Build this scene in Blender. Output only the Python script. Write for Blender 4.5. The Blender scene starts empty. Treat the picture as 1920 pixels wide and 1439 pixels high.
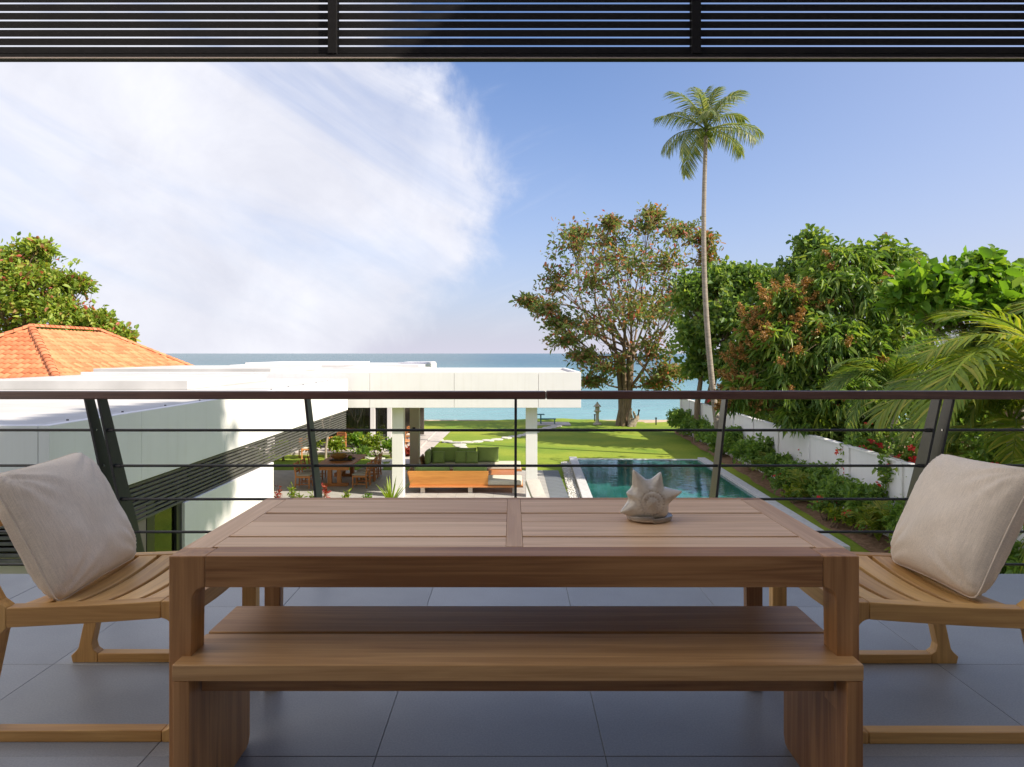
import bpy, bmesh, math, random
import numpy as np
from mathutils import Vector, Matrix, noise as mnoise

# ------------------------------------------------------------------ camera, sky, sun, exposure
scene = bpy.context.scene
COL = scene.collection
F = 1250.0           # focal length in pixels of the 1920 px wide photograph
H = 1.26             # eye height above the balcony floor
cam_d = bpy.data.cameras.new("camera"); cam = bpy.data.objects.new("camera", cam_d); COL.objects.link(cam)
cam_d.sensor_width = 36.0; cam_d.lens = F / 1920 * 36.0
cam_d.shift_y = -56.5 / 1920
cam_d.clip_start = 0.05; cam_d.clip_end = 60000
cam.location = (0, 0, H); cam.rotation_euler = (math.radians(90), 0, 0)
scene.camera = cam

SUN_EL, SUN_AZ = 39.0, 112.0      # azimuth clockwise from +Y
EXPOSURE = 1.75
e, a = math.radians(SUN_EL), math.radians(SUN_AZ)
SUN_DIR = Vector((math.cos(e) * math.sin(a), math.cos(e) * math.cos(a), math.sin(e)))
sun_d = bpy.data.lights.new("sun", 'SUN'); sun = bpy.data.objects.new("sun", sun_d); COL.objects.link(sun)
sun_d.energy = 2.3; sun_d.angle = math.radians(0.6); sun_d.color = (1.0, 0.90, 0.74)
sun.rotation_euler = (-SUN_DIR).to_track_quat('-Z', 'Y').to_euler()
sun.location = (30, -10, 30)

world = bpy.data.worlds.new("World"); scene.world = world; world.use_nodes = True
def build_world():
    nt = world.node_tree; N = nt.nodes; L = nt.links; N.clear()
    out = N.new('ShaderNodeOutputWorld'); bg = N.new('ShaderNodeBackground'); bg.inputs[1].default_value = 0.075
    L.new(bg.outputs[0], out.inputs[0])
    sky = N.new('ShaderNodeTexSky'); sky.sky_type = 'NISHITA'; sky.sun_disc = False
    sky.sun_elevation = e; sky.sun_rotation = a
    sky.air_density = 1.0; sky.dust_density = 1.2; sky.ozone_density = 2.0
    tc = N.new('ShaderNodeTexCoord'); sep = N.new('ShaderNodeSeparateXYZ'); L.new(tc.outputs['Generated'], sep.inputs[0])
    def M(op, a_, b_=None, c_=None, clamp=False):
        m = N.new('ShaderNodeMath'); m.operation = op; m.use_clamp = clamp
        for i, v in enumerate((a_, b_, c_)):
            if v is None: continue
            if isinstance(v, (int, float)): m.inputs[i].default_value = v
            else: L.new(v, m.inputs[i])
        return m.outputs[0]
    az = M('ARCTAN2', sep.outputs[0], sep.outputs[1]); el = M('ARCSINE', sep.outputs[2])
    comb = N.new('ShaderNodeCombineXYZ'); L.new(az, comb.inputs[0]); L.new(el, comb.inputs[1])
    def noise(scale, detail, rough, rot=0, sx=1, sy=1, loc=(0, 0, 0), dist=0.0):
        m1 = N.new('ShaderNodeMapping'); m1.inputs['Rotation'].default_value = (0, 0, rot); L.new(comb.outputs[0], m1.inputs[0])
        m2 = N.new('ShaderNodeMapping'); m2.inputs['Scale'].default_value = (sx, sy, 1); m2.inputs['Location'].default_value = loc
        L.new(m1.outputs[0], m2.inputs[0])
        n = N.new('ShaderNodeTexNoise'); n.inputs['Scale'].default_value = scale; n.inputs['Detail'].default_value = detail
        n.inputs['Roughness'].default_value = rough; n.inputs['Distortion'].default_value = dist
        L.new(m2.outputs[0], n.inputs['Vector']); return n.outputs['Fac']
    puff = noise(5.2, 9, 0.60, loc=(3.1, 1.7, 0), dist=0.35)
    streak = noise(3.2, 7, 0.55, rot=math.radians(26), sx=0.55, sy=2.6, loc=(0.4, 2.3, 0), dist=0.5)
    wisp = noise(5.0, 8, 0.62, rot=math.radians(-20), sx=0.7, sy=4.0, loc=(7.0, 0.2, 0), dist=0.6)
    t = M('MINIMUM', M('DIVIDE', M('SUBTRACT', el, 0.215), 0.175), 1.15)
    edge = M('ADD', M('MULTIPLY', M('MULTIPLY', t, t), -0.105), 0.018)
    m = M('DIVIDE', M('SUBTRACT', edge, az), 0.11)
    m = M('ADD', m, M('MULTIPLY', M('SUBTRACT', puff, 0.5), 3.0))
    ss = N.new('ShaderNodeMapRange'); ss.interpolation_type = 'SMOOTHSTEP'; L.new(m, ss.inputs[0])
    dens = ss.outputs[0]
    st = N.new('ShaderNodeMapRange'); st.interpolation_type = 'SMOOTHSTEP'; L.new(streak, st.inputs[0])
    st.inputs[1].default_value = 0.30; st.inputs[2].default_value = 0.62; st.inputs[3].default_value = 0.48; st.inputs[4].default_value = 0.96
    opac = M('MULTIPLY', dens, st.outputs[0])
    wm = N.new('ShaderNodeMapRange'); wm.interpolation_type = 'SMOOTHSTEP'; L.new(wisp, wm.inputs[0])
    wm.inputs[1].default_value = 0.52; wm.inputs[2].default_value = 0.80; wm.inputs[3].default_value = 0; wm.inputs[4].default_value = 0.28
    wmask = M('MULTIPLY', wm.outputs[0], M('MULTIPLY', M('SUBTRACT', 0.12, az), 6.0, clamp=True))
    opac = M('MAXIMUM', opac, wmask)
    haze = M('MULTIPLY', M('EXPONENT', M('MULTIPLY', M('MAXIMUM', el, 0.0), -4.4)), 0.96)
    dt = N.new('ShaderNodeVectorMath'); dt.operation = 'DOT_PRODUCT'; L.new(tc.outputs['Generated'], dt.inputs[0]); dt.inputs[1].default_value = SUN_DIR
    haze = M('ADD', haze, M('MULTIPLY', M('POWER', M('MAXIMUM', dt.outputs['Value'], 0.0), 1.3), 0.72), clamp=True)
    # brighter, warmer air towards the sun side (right)
    mixh = N.new('ShaderNodeMix'); mixh.data_type = 'RGBA'; L.new(haze, mixh.inputs[0])
    tint = N.new('ShaderNodeMix'); tint.data_type = 'RGBA'; tint.blend_type = 'MULTIPLY'; tint.inputs[0].default_value = 1.0
    L.new(sky.outputs[0], tint.inputs[6]); tint.inputs[7].default_value = SKY_TINT
    L.new(tint.outputs[2], mixh.inputs[6]); mixh.inputs[7].default_value = HAZE_COL
    mixc = N.new('ShaderNodeMix'); mixc.data_type = 'RGBA'; L.new(opac, mixc.inputs[0])
    L.new(mixh.outputs[2], mixc.inputs[6])
    cr = N.new('ShaderNodeMix'); cr.data_type = 'RGBA'; L.new(puff, cr.inputs[0])
    cr.inputs[6].default_value = CLOUD_A; cr.inputs[7].default_value = CLOUD_B
    L.new(cr.outputs[2], mixc.inputs[7])
    L.new(mixc.outputs[2], bg.inputs[0])
SKY_TINT = (0.34, 0.54, 0.76, 1)
HAZE_COL = (2.85, 2.8, 3.3, 1)
CLOUD_A = (2.5, 2.55, 3.0, 1)
CLOUD_B = (4.6, 4.6, 4.8, 1)
build_world()
vs = scene.view_settings
vs.view_transform = 'Standard'; vs.look = 'None'; vs.exposure = EXPOSURE; vs.gamma = 1.0; vs.use_curve_mapping = False
scene.cycles.max_bounces = 8; scene.cycles.transparent_max_bounces = 16
scene.cycles.sample_clamp_indirect = 8.0

random.seed(4); RNG = np.random.default_rng(11)
G = H - 4.6          # garden level
def PX(px, py, y):   # a pixel of the photograph at distance y -> a point of the place
    return Vector(((px - 960) / F * y, y, H - (py - 663) / F * y))
def GX(px, py, z=G):  # a pixel on level ground at height z
    y = F * (H - z) / (py - 663); return Vector(((px - 960) / F * y, y, z))

# ------------------------------------------------------------------ materials
def new_mat(name):
    m = bpy.data.materials.new(name); m.use_nodes = True; nt = m.node_tree
    b = nt.nodes['Principled BSDF']; return m, nt, nt.nodes, nt.links, b
def lerp_noise(nt, c1, c2, scale, detail=5, coord='Object', stretch=None, lo=0.35, hi=0.65, rough=0.55):
    N, L = nt.nodes, nt.links
    tc = N.new('ShaderNodeTexCoord'); src = tc.outputs[coord]
    if stretch:
        mp = N.new('ShaderNodeMapping'); mp.inputs['Scale'].default_value = stretch; L.new(src, mp.inputs[0]); src = mp.outputs[0]
    n = N.new('ShaderNodeTexNoise'); n.inputs['Scale'].default_value = scale; n.inputs['Detail'].default_value = detail
    n.inputs['Roughness'].default_value = rough; L.new(src, n.inputs['Vector'])
    r = N.new('ShaderNodeValToRGB'); r.color_ramp.elements[0].position = lo; r.color_ramp.elements[1].position = hi
    r.color_ramp.elements[0].color = (*c1, 1); r.color_ramp.elements[1].color = (*c2, 1); L.new(n.outputs['Fac'], r.inputs[0])
    return r.outputs[0], n.outputs['Fac'], src
def add_bump(nt, b, height, strength, dist):
    bp = nt.nodes.new('ShaderNodeBump'); bp.inputs['Strength'].default_value = strength; bp.inputs['Distance'].default_value = dist
    nt.links.new(height, bp.inputs['Height']); nt.links.new(bp.outputs[0], b.inputs['Normal']); return bp
def simple(name, c1, c2=None, rough=0.6, scale=6, bump=0.0, bdist=0.01, metal=0.0, stretch=None, spec=None, detail=6, lo=.35, hi=.65):
    m, nt, N, L, b = new_mat(name)
    c2 = c2 or tuple(x * 0.88 for x in c1)
    col, fac, _ = lerp_noise(nt, c1, c2, scale, detail=detail, stretch=stretch, lo=lo, hi=hi)
    L.new(col, b.inputs['Base Color']); b.inputs['Roughness'].default_value = rough; b.inputs['Metallic'].default_value = metal
    if spec is not None: b.inputs['Specular IOR Level'].default_value = spec
    if bump: add_bump(nt, b, fac, bump, bdist)
    return m
def wood(name, light, dark, axis, rough=0.45, scale=1.0):
    """teak: long grain along the given object axis, each plank with its own tone and its own piece of grain"""
    m, nt, N, L, b = new_mat(name)
    tc = N.new('ShaderNodeTexCoord'); oi = N.new('ShaderNodeObjectInfo')
    off = N.new('ShaderNodeVectorMath'); off.operation = 'MULTIPLY_ADD'
    cb = N.new('ShaderNodeCombineXYZ')
    for i in range(3): L.new(oi.outputs['Random'], cb.inputs[i])
    L.new(cb.outputs[0], off.inputs[0]); off.inputs[1].default_value = (7.3, 11.1, 5.7); L.new(tc.outputs['Object'], off.inputs[2])
    def nz(st, sc, det, dist=0.0):
        mp = N.new('ShaderNodeMapping'); mp.inputs['Scale'].default_value = st; L.new(off.outputs[0], mp.inputs[0])
        n = N.new('ShaderNodeTexNoise'); n.inputs['Scale'].default_value = sc; n.inputs['Detail'].default_value = det
        n.inputs['Distortion'].default_value = dist; L.new(mp.outputs[0], n.inputs['Vector']); return n
    s1 = [14, 14, 14]; s1[axis] = 0.7; s2 = [70, 70, 70]; s2[axis] = 1.6; s3 = [2.2, 2.2, 2.2]; s3[axis] = 0.8
    n1 = nz(s1, 1.5 * scale, 6, 1.6); n2 = nz(s2, 2.2 * scale, 3); n3 = nz(s3, 1.0, 3)
    wv = N.new('ShaderNodeTexWave'); wv.wave_type = 'BANDS'; wv.bands_direction = 'Y' if axis != 1 else 'X'
    mpw = N.new('ShaderNodeMapping'); sw = [1, 1, 1]; sw[axis] = 0.06; mpw.inputs['Scale'].default_value = sw; L.new(off.outputs[0], mpw.inputs[0])
    L.new(mpw.outputs[0], wv.inputs['Vector']); wv.inputs['Scale'].default_value = 4.6 * scale; wv.inputs['Distortion'].default_value = 7; wv.inputs['Detail'].default_value = 2; wv.inputs['Detail Scale'].default_value = 0.7
    def mth(op, x, y):
        q = N.new('ShaderNodeMath'); q.operation = op
        for i, v in enumerate((x, y)):
            if isinstance(v, (int, float)): q.inputs[i].default_value = v
            else: L.new(v, q.inputs[i])
        return q.outputs[0]
    g = mth('ADD', mth('MULTIPLY', n1.outputs['Fac'], 0.62), mth('ADD', mth('MULTIPLY', n2.outputs['Fac'], 0.31), mth('MULTIPLY', wv.outputs['Fac'], 0.07)))
    g = mth('ADD', g, mth('MULTIPLY', mth('SUBTRACT', n3.outputs['Fac'], 0.5), 0.35))
    g = mth('ADD', g, mth('MULTIPLY', mth('SUBTRACT', oi.outputs['Random'], 0.5), 0.24))
    r = N.new('ShaderNodeValToRGB'); r.color_ramp.elements[0].position = 0.34; r.color_ramp.elements[1].position = 0.68
    r.color_ramp.elements[0].color = (*dark, 1); r.color_ramp.elements[1].color = (*light, 1)
    L.new(g, r.inputs[0]); L.new(r.outputs[0], b.inputs['Base Color'])
    rr = N.new('ShaderNodeMapRange'); L.new(n2.outputs['Fac'], rr.inputs[0]); rr.inputs[3].default_value = rough - 0.08; rr.inputs[4].default_value = rough + 0.12
    L.new(rr.outputs[0], b.inputs['Roughness'])
    add_bump(nt, b, n2.outputs['Fac'], 0.18, 0.002)
    return m
def leaf_mat(name, cols, trans=0.35, rough=0.5, tcol=None):
    """colour differs from leaf to leaf; cols = [(pos, rgb)...]"""
    m, nt, N, L, b = new_mat(name)
    ge = N.new('ShaderNodeNewGeometry'); r = N.new('ShaderNodeValToRGB'); r.color_ramp.interpolation = 'LINEAR'
    els = r.color_ramp.elements
    els[0].position, els[0].color = cols[0][0], (*cols[0][1], 1); els[1].position, els[1].color = cols[-1][0], (*cols[-1][1], 1)
    for p, c in cols[1:-1]:
        q = els.new(p); q.color = (*c, 1)
    L.new(ge.outputs['Random Per Island'], r.inputs[0]); L.new(r.outputs[0], b.inputs['Base Color'])
    b.inputs['Roughness'].default_value = rough; b.inputs['Specular IOR Level'].default_value = 0.35
    tr = N.new('ShaderNodeBsdfTranslucent'); mx = N.new('ShaderNodeMixShader'); mx.inputs[0].default_value = trans
    br = N.new('ShaderNodeMix'); br.data_type = 'RGBA'; br.blend_type = 'MULTIPLY'; br.inputs[0].default_value = 1
    L.new(r.outputs[0], br.inputs[6]); br.inputs[7].default_value = (*(tcol or (1.7, 1.7, 0.7)), 1); L.new(br.outputs[2], tr.inputs[0])
    L.new(b.outputs[0], mx.inputs[1]); L.new(tr.outputs[0], mx.inputs[2]); L.new(mx.outputs[0], N['Material Output'].inputs[0])
    return m
def plaster(name, c, scale=1.2):
    """painted render with faint rain streaks and a fine grain"""
    m, nt, N, L, b = new_mat(name)
    col, fac, src = lerp_noise(nt, c, tuple(x * 0.93 for x in c), scale, detail=8, lo=.3, hi=.75)
    mp = N.new('ShaderNodeMapping'); mp.inputs['Scale'].default_value = (9, 9, .5); L.new(src, mp.inputs[0])
    st = N.new('ShaderNodeTexNoise'); st.inputs['Scale'].default_value = 1.0; st.inputs['Detail'].default_value = 6; L.new(mp.outputs[0], st.inputs['Vector'])
    r = N.new('ShaderNodeValToRGB'); r.color_ramp.elements[0].position = .30; r.color_ramp.elements[0].color = (.965, .96, .95, 1); r.color_ramp.elements[1].position = .50; r.color_ramp.elements[1].color = (1, 1, 1, 1)
    L.new(st.outputs['Fac'], r.inputs[0])
    mu = N.new('ShaderNodeMix'); mu.data_type = 'RGBA'; mu.blend_type = 'MULTIPLY'; mu.inputs[0].default_value = 1
    L.new(col, mu.inputs[6]); L.new(r.outputs[0], mu.inputs[7]); L.new(mu.outputs[2], b.inputs['Base Color']); b.inputs['Roughness'].default_value = 0.75
    n = N.new('ShaderNodeTexNoise'); n.inputs['Scale'].default_value = 120; L.new(src, n.inputs['Vector'])
    add_bump(nt, b, n.outputs['Fac'], 0.12, 0.003); return m

MT = {}
TL, TD = (0.46, 0.235, 0.090), (0.21, 0.088, 0.028)
for k, ax in (('x', 0), ('y', 1), ('z', 2)): MT['teak_' + k] = wood('teak_' + k, TL, TD, ax)
for k, ax in (('x', 0), ('y', 1), ('z', 2)): MT['gold_' + k] = wood('teak_gold_' + k, (0.69, 0.415, 0.145), (0.43, 0.225, 0.068), ax)
for k, ax in (('x', 0), ('y', 1), ('z', 2)): MT['red_' + k] = wood('red_teak_' + k, (0.64, 0.27, 0.10), (0.42, 0.15, 0.045), ax)
for k, ax in (('x', 0), ('y', 1), ('z', 2)): MT['aged_' + k] = wood('weathered_lit_teak_' + k, (0.71, 0.475, 0.285), (0.46, 0.27, 0.14), ax)  # weathered tone, with brighter light on the table top put into the colour
MT['bench_x'] = wood('bench_teak', (0.60, 0.36, 0.16), (0.34, 0.175, 0.062), 0)  # seat boards lightened in colour to stand in for missing fill light
MT['orange_x'] = wood('orange_teak', (0.74, 0.33, 0.085), (0.52, 0.20, 0.045), 0)  # orange teak brightened, with reflected sunlight on the sofa back in the colour
MT['handrail'] = wood('handrail_wood', (0.15, 0.075, 0.058), (0.075, 0.034, 0.027), 0, rough=0.38)
MT['steel'] = simple('painted_steel', (0.020, 0.020, 0.022), (0.012, 0.012, 0.013), rough=0.42, scale=60, bump=.15, bdist=.001)
MT['post'] = simple('painted_post', (0.030, 0.028, 0.027), (0.020, 0.019, 0.019), rough=0.34, scale=90, bump=.25, bdist=.001, spec=.7)
MT['louvre'] = simple('louvre_dark', (0.006, 0.005, 0.006), (0.004, 0.0035, 0.004), rough=0.75, scale=30, spec=.2)
MT['louvre_grey'] = simple('louvre_grey', (0.10, 0.098, 0.092), (0.07, 0.068, 0.064), rough=0.5, scale=8)
MT['white'] = plaster('white_render', (0.80, 0.785, 0.80))
MT['roofwhite'] = simple('white_roof', (0.60, 0.59, 0.58), (0.44, 0.43, 0.42), rough=0.8, scale=.7, bump=.1, detail=9, lo=.3, hi=.7)
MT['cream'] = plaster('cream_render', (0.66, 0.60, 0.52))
MT['housewall'] = plaster('house_wall', (0.78, 0.75, 0.71))
MT['brownwall'] = plaster('brown_wall', (0.26, 0.21, 0.19))
MT['frame'] = simple('dark_frame', (0.018, 0.018, 0.02), rough=0.35)
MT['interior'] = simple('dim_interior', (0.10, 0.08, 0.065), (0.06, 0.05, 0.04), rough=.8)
MT['curtain'] = simple('curtain', (0.62, 0.58, 0.46), (0.50, 0.47, 0.37), rough=.85, scale=12, stretch=(1, 1, .05))
MT['chrome'] = simple('steel_pin', (0.5, 0.5, 0.5), rough=.25, metal=1)

def tile_mat():
    m, nt, N, L, b = new_mat('floor_tile')
    col, fac, src = lerp_noise(nt, (0.275, 0.29, 0.312), (0.235, 0.249, 0.27), 2.2, detail=9, lo=.3, hi=.7)
    oi = N.new('ShaderNodeObjectInfo'); mp = N.new('ShaderNodeMapRange'); L.new(oi.outputs['Random'], mp.inputs[0]); mp.inputs[3].default_value = .92; mp.inputs[4].default_value = 1.06
    mu = N.new('ShaderNodeMix'); mu.data_type = 'RGBA'; mu.blend_type = 'MULTIPLY'; mu.inputs[0].default_value = 1
    cb = N.new('ShaderNodeCombineXYZ')
    for i in range(3): L.new(mp.outputs[0], cb.inputs[i])
    n2 = N.new('ShaderNodeTexNoise'); n2.inputs['Scale'].default_value = 160; n2.inputs['Detail'].default_value = 4; L.new(src, n2.inputs['Vector'])
    L.new(col, mu.inputs[6]); L.new(cb.outputs[0], mu.inputs[7])
    sp = N.new('ShaderNodeMapRange'); L.new(n2.outputs['Fac'], sp.inputs[0]); sp.inputs[1].default_value = .3; sp.inputs[2].default_value = .7; sp.inputs[3].default_value = .88; sp.inputs[4].default_value = 1.1
    mu2 = N.new('ShaderNodeMix'); mu2.data_type = 'RGBA'; mu2.blend_type = 'MULTIPLY'; mu2.inputs[0].default_value = 1
    cb2 = N.new('ShaderNodeCombineXYZ')
    for i in range(3): L.new(sp.outputs[0], cb2.inputs[i])
    L.new(mu.outputs[2], mu2.inputs[6]); L.new(cb2.outputs[0], mu2.inputs[7]); L.new(mu2.outputs[2], b.inputs['Base Color'])
    r = N.new('ShaderNodeMapRange'); L.new(fac, r.inputs[0]); r.inputs[3].default_value = .34; r.inputs[4].default_value = .52; L.new(r.outputs[0], b.inputs['Roughness'])
    add_bump(nt, b, n2.outputs['Fac'], 0.12, 0.001); return m
MT['tile'] = tile_mat()
MT['grout'] = simple('grout', (0.22, 0.22, 0.23), rough=.9)
MT['terrace_tile'] = simple('terrace_tile', (0.46, 0.45, 0.43), (0.37, 0.36, 0.35), rough=.5, scale=3)
MT['shaded_tile'] = simple('shaded_tile', (0.17, 0.19, 0.215), (0.13, 0.145, 0.165), rough=.55, scale=3)  # terrace tile of the same slab, with shade put into its colour
MT['paving'] = simple('pale_paving', (0.55, 0.50, 0.47), (0.45, 0.41, 0.39), rough=.8, scale=3)
MT['stone'] = simple('stepping_stone', (0.60, 0.58, 0.52), (0.48, 0.46, 0.42), rough=.85, scale=5, bump=.2)
MT['coping'] = simple('pool_coping', (0.62, 0.62, 0.63), (0.48, 0.48, 0.50), rough=.6, scale=7, bump=.1)
MT['pebble'] = simple('white_pebble', (0.70, 0.69, 0.67), (0.55, 0.54, 0.52), rough=.7, scale=20)

def linen(name, c):
    m, nt, N, L, b = new_mat(name)
    tc = N.new('ShaderNodeTexCoord')
    def st(s):
        mp = N.new('ShaderNodeMapping'); mp.inputs['Scale'].default_value = s; L.new(tc.outputs['Object'], mp.inputs[0])
        n = N.new('ShaderNodeTexNoise'); n.inputs['Scale'].default_value = 1; n.inputs['Detail'].default_value = 3; L.new(mp.outputs[0], n.inputs['Vector']); return n.outputs['Fac']
    a1 = st((420, 420, 18)); a2 = st((420, 18, 420)); a3 = st((9, 9, 9))
    ad = N.new('ShaderNodeMath'); ad.operation = 'ADD'; L.new(a1, ad.inputs[0]); L.new(a2, ad.inputs[1])
    ad2 = N.new('ShaderNodeMath'); ad2.operation = 'MULTIPLY_ADD'; L.new(a3, ad2.inputs[0]); ad2.inputs[1].default_value = .5; L.new(ad.outputs[0], ad2.inputs[2])
    r = N.new('ShaderNodeValToRGB'); r.color_ramp.elements[0].position = .85; r.color_ramp.elements[1].position = 1.0
    mr = N.new('ShaderNodeMapRange'); L.new(ad2.outputs[0], mr.inputs[0]); mr.inputs[1].default_value = .8; mr.inputs[2].default_value = 1.7
    r.color_ramp.elements[0].position = .1; r.color_ramp.elements[1].position = .9
    r.color_ramp.elements[0].color = (*[x * .80 for x in c], 1); r.color_ramp.elements[1].color = (*[min(1, x * 1.12) for x in c], 1)
    L.new(mr.outputs[0], r.inputs[0]); L.new(r.outputs[0], b.inputs['Base Color'])
    b.inputs['Roughness'].default_value = .9; b.inputs['Specular IOR Level'].default_value = .15
    b.inputs['Sheen Weight'].default_value = .25
    add_bump(nt, b, ad.outputs[0], .35, .0015); return m
MT['linen'] = linen('linen', (0.76, 0.655, 0.53))
MT['greenfab'] = linen('green_fabric', (0.30, 0.44, 0.14))
MT['creamfab'] = linen('cream_fabric', (0.62, 0.58, 0.50))
MT['greyfab'] = linen('grey_fabric', (0.45, 0.42, 0.38))

def ceramic():
    m, nt, N, L, b = new_mat('glazed_ceramic')
    col, fac, _ = lerp_noise(nt, (0.55, 0.51, 0.44), (0.36, 0.32, 0.27), 26, detail=6, lo=.35, hi=.75)
    ge = N.new('ShaderNodeNewGeometry')
    r = N.new('ShaderNodeValToRGB'); r.color_ramp.elements[0].position = .40; r.color_ramp.elements[0].color = (.16, .11, .08, 1)
    r.color_ramp.elements[1].position = .48; r.color_ramp.elements[1].color = (1, 1, 1, 1)
    L.new(ge.outputs['Pointiness'], r.inputs[0])
    mx = N.new('ShaderNodeMix'); mx.data_type = 'RGBA'; mx.blend_type = 'MULTIPLY'; mx.inputs[0].default_value = .8
    L.new(col, mx.inputs[6]); L.new(r.outputs[0], mx.inputs[7]); L.new(mx.outputs[2], b.inputs['Base Color'])
    b.inputs['Roughness'].default_value = .22; b.inputs['Coat Weight'].default_value = .5; b.inputs['Coat Roughness'].default_value = .08
    add_bump(nt, b, fac, .15, .002); return m
MT['ceramic'] = ceramic()
def tile_roof_mat():
    m, nt, N, L, b = new_mat('clay_tile')
    ge = N.new('ShaderNodeNewGeometry'); r = N.new('ShaderNodeValToRGB')
    r.color_ramp.elements[0].color = (0.50, 0.15, 0.06, 1); r.color_ramp.elements[1].color = (0.68, 0.27, 0.125, 1)
    L.new(ge.outputs['Random Per Island'], r.inputs[0]); L.new(r.outputs[0], b.inputs['Base Color']); b.inputs['Roughness'].default_value = .75
    return m
MT['rooftile'] = tile_roof_mat()
def glass():
    m, nt, N, L, b = new_mat('window_glass')
    b.inputs['Base Color'].default_value = (.85, .9, .88, 1); b.inputs['Roughness'].default_value = .02
    tr = N.new('ShaderNodeBsdfTransparent'); tr.inputs[0].default_value = (.72, .76, .74, 1)
    gl = N.new('ShaderNodeBsdfGlossy'); gl.inputs['Roughness'].default_value = .015
    fr = N.new('ShaderNodeFresnel'); fr.inputs[0].default_value = 1.9
    mx = N.new('ShaderNodeMixShader'); L.new(fr.outputs[0], mx.inputs[0]); L.new(tr.outputs[0], mx.inputs[1]); L.new(gl.outputs[0], mx.inputs[2])
    L.new(mx.outputs[0], N['Material Output'].inputs[0]); return m
MT['glass'] = glass()
def lawn():
    m, nt, N, L, b = new_mat('lawn')
    c1, f1, src = lerp_noise(nt, (0.15, 0.24, 0.032), (0.28, 0.33, 0.045), .35, detail=8, lo=.35, hi=.65)
    n = N.new('ShaderNodeTexNoise'); n.inputs['Scale'].default_value = 14; n.inputs['Detail'].default_value = 8; L.new(src, n.inputs['Vector'])
    mr = N.new('ShaderNodeMapRange'); L.new(n.outputs['Fac'], mr.inputs[0]); mr.inputs[1].default_value = .3; mr.inputs[2].default_value = .7; mr.inputs[3].default_value = .84; mr.inputs[4].default_value = 1.1
    cb = N.new('ShaderNodeCombineXYZ')
    for i in range(3): L.new(mr.outputs[0], cb.inputs[i])
    mu = N.new('ShaderNodeMix'); mu.data_type = 'RGBA'; mu.blend_type = 'MULTIPLY'; mu.inputs[0].default_value = 1
    L.new(c1, mu.inputs[6]); L.new(cb.outputs[0], mu.inputs[7]); L.new(mu.outputs[2], b.inputs['Base Color'])
    b.inputs['Roughness'].default_value = .9; b.inputs['Specular IOR Level'].default_value = .1
    add_bump(nt, b, n.outputs['Fac'], .35, .03); return m
MT['lawn'] = lawn()
MT['soil'] = simple('soil', (0.30, 0.19, 0.12), (0.19, 0.115, 0.07), rough=.95, scale=9, bump=.9, bdist=.04, spec=.1)
MT['sand'] = simple('sand', (0.52, 0.42, 0.32), (0.42, 0.33, 0.25), rough=.95, scale=3, bump=.3, spec=.1)
def sea():
    m, nt, N, L, b = new_mat('sea')
    tc = N.new('ShaderNodeTexCoord'); sp = N.new('ShaderNodeSeparateXYZ'); L.new(tc.outputs['Object'], sp.inputs[0])
    # shallow turquoise near the beach, deeper further out (the depth of the water itself)
    mr = N.new('ShaderNodeMapRange'); L.new(sp.outputs[1], mr.inputs[0]); mr.inputs[1].default_value = 50; mr.inputs[2].default_value = 420
    r = N.new('ShaderNodeValToRGB'); els = r.color_ramp.elements
    els[0].position = 0; els[0].color = (.17, .34, .34, 1); els[1].position = 1; els[1].color = (.028, .105, .13, 1)
    q = els.new(.22); q.color = (.085, .22, .24, 1)
    L.new(mr.outputs[0], r.inputs[0])
    mp = N.new('ShaderNodeMapping'); mp.inputs['Scale'].default_value = (.012, .05, 1); L.new(tc.outputs['Object'], mp.inputs[0])
    nb = N.new('ShaderNodeTexNoise'); nb.inputs['Scale'].default_value = 1; nb.inputs['Detail'].default_value = 5; L.new(mp.outputs[0], nb.inputs['Vector'])
    mrb = N.new('ShaderNodeMapRange'); L.new(nb.outputs['Fac'], mrb.inputs[0]); mrb.inputs[1].default_value = .3; mrb.inputs[2].default_value = .7; mrb.inputs[3].default_value = .82; mrb.inputs[4].default_value = 1.15
    cb = N.new('ShaderNodeCombineXYZ')
    for i in range(3): L.new(mrb.outputs[0], cb.inputs[i])
    mu = N.new('ShaderNodeMix'); mu.data_type = 'RGBA'; mu.blend_type = 'MULTIPLY'; mu.inputs[0].default_value = 1
    L.new(r.outputs[0], mu.inputs[6]); L.new(cb.outputs[0], mu.inputs[7]); L.new(mu.outputs[2], b.inputs['Base Color'])
    b.inputs['Roughness'].default_value = .22; b.inputs['IOR'].default_value = 1.33
    mp2 = N.new('ShaderNodeMapping'); mp2.inputs['Scale'].default_value = (.35, 1.0, 1); L.new(tc.outputs['Object'], mp2.inputs[0])
    n1 = N.new('ShaderNodeTexNoise'); n1.inputs['Scale'].default_value = .9; n1.inputs['Detail'].default_value = 6; L.new(mp2.outputs[0], n1.inputs['Vector'])
    add_bump(nt, b, n1.outputs['Fac'], .9, .5); return m
MT['sea'] = sea()
def pool_water():
    m, nt, N, L, b = new_mat('pool_water')
    b.inputs['Base Color'].default_value = (.004, .075, .072, 1); b.inputs['Roughness'].default_value = .04; b.inputs['IOR'].default_value = 1.33
    col, fac, src = lerp_noise(nt, (.006, .075, .072), (.025, .16, .145), .55, detail=4)
    L.new(col, b.inputs['Base Color'])
    mp = N.new('ShaderNodeMapping'); mp.inputs['Scale'].default_value = (.8, 1.6, 1); L.new(src, mp.inputs[0])
    n = N.new('ShaderNodeTexNoise'); n.inputs['Scale'].default_value = 3.0; n.inputs['Detail'].default_value = 3; L.new(mp.outputs[0], n.inputs['Vector'])
    add_bump(nt, b, n.outputs['Fac'], .13, .06); return m
MT['pool'] = pool_water()
MT['pooltile'] = simple('pool_tile', (.03, .16, .15), (.02, .10, .10), rough=.4, scale=10)
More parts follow.
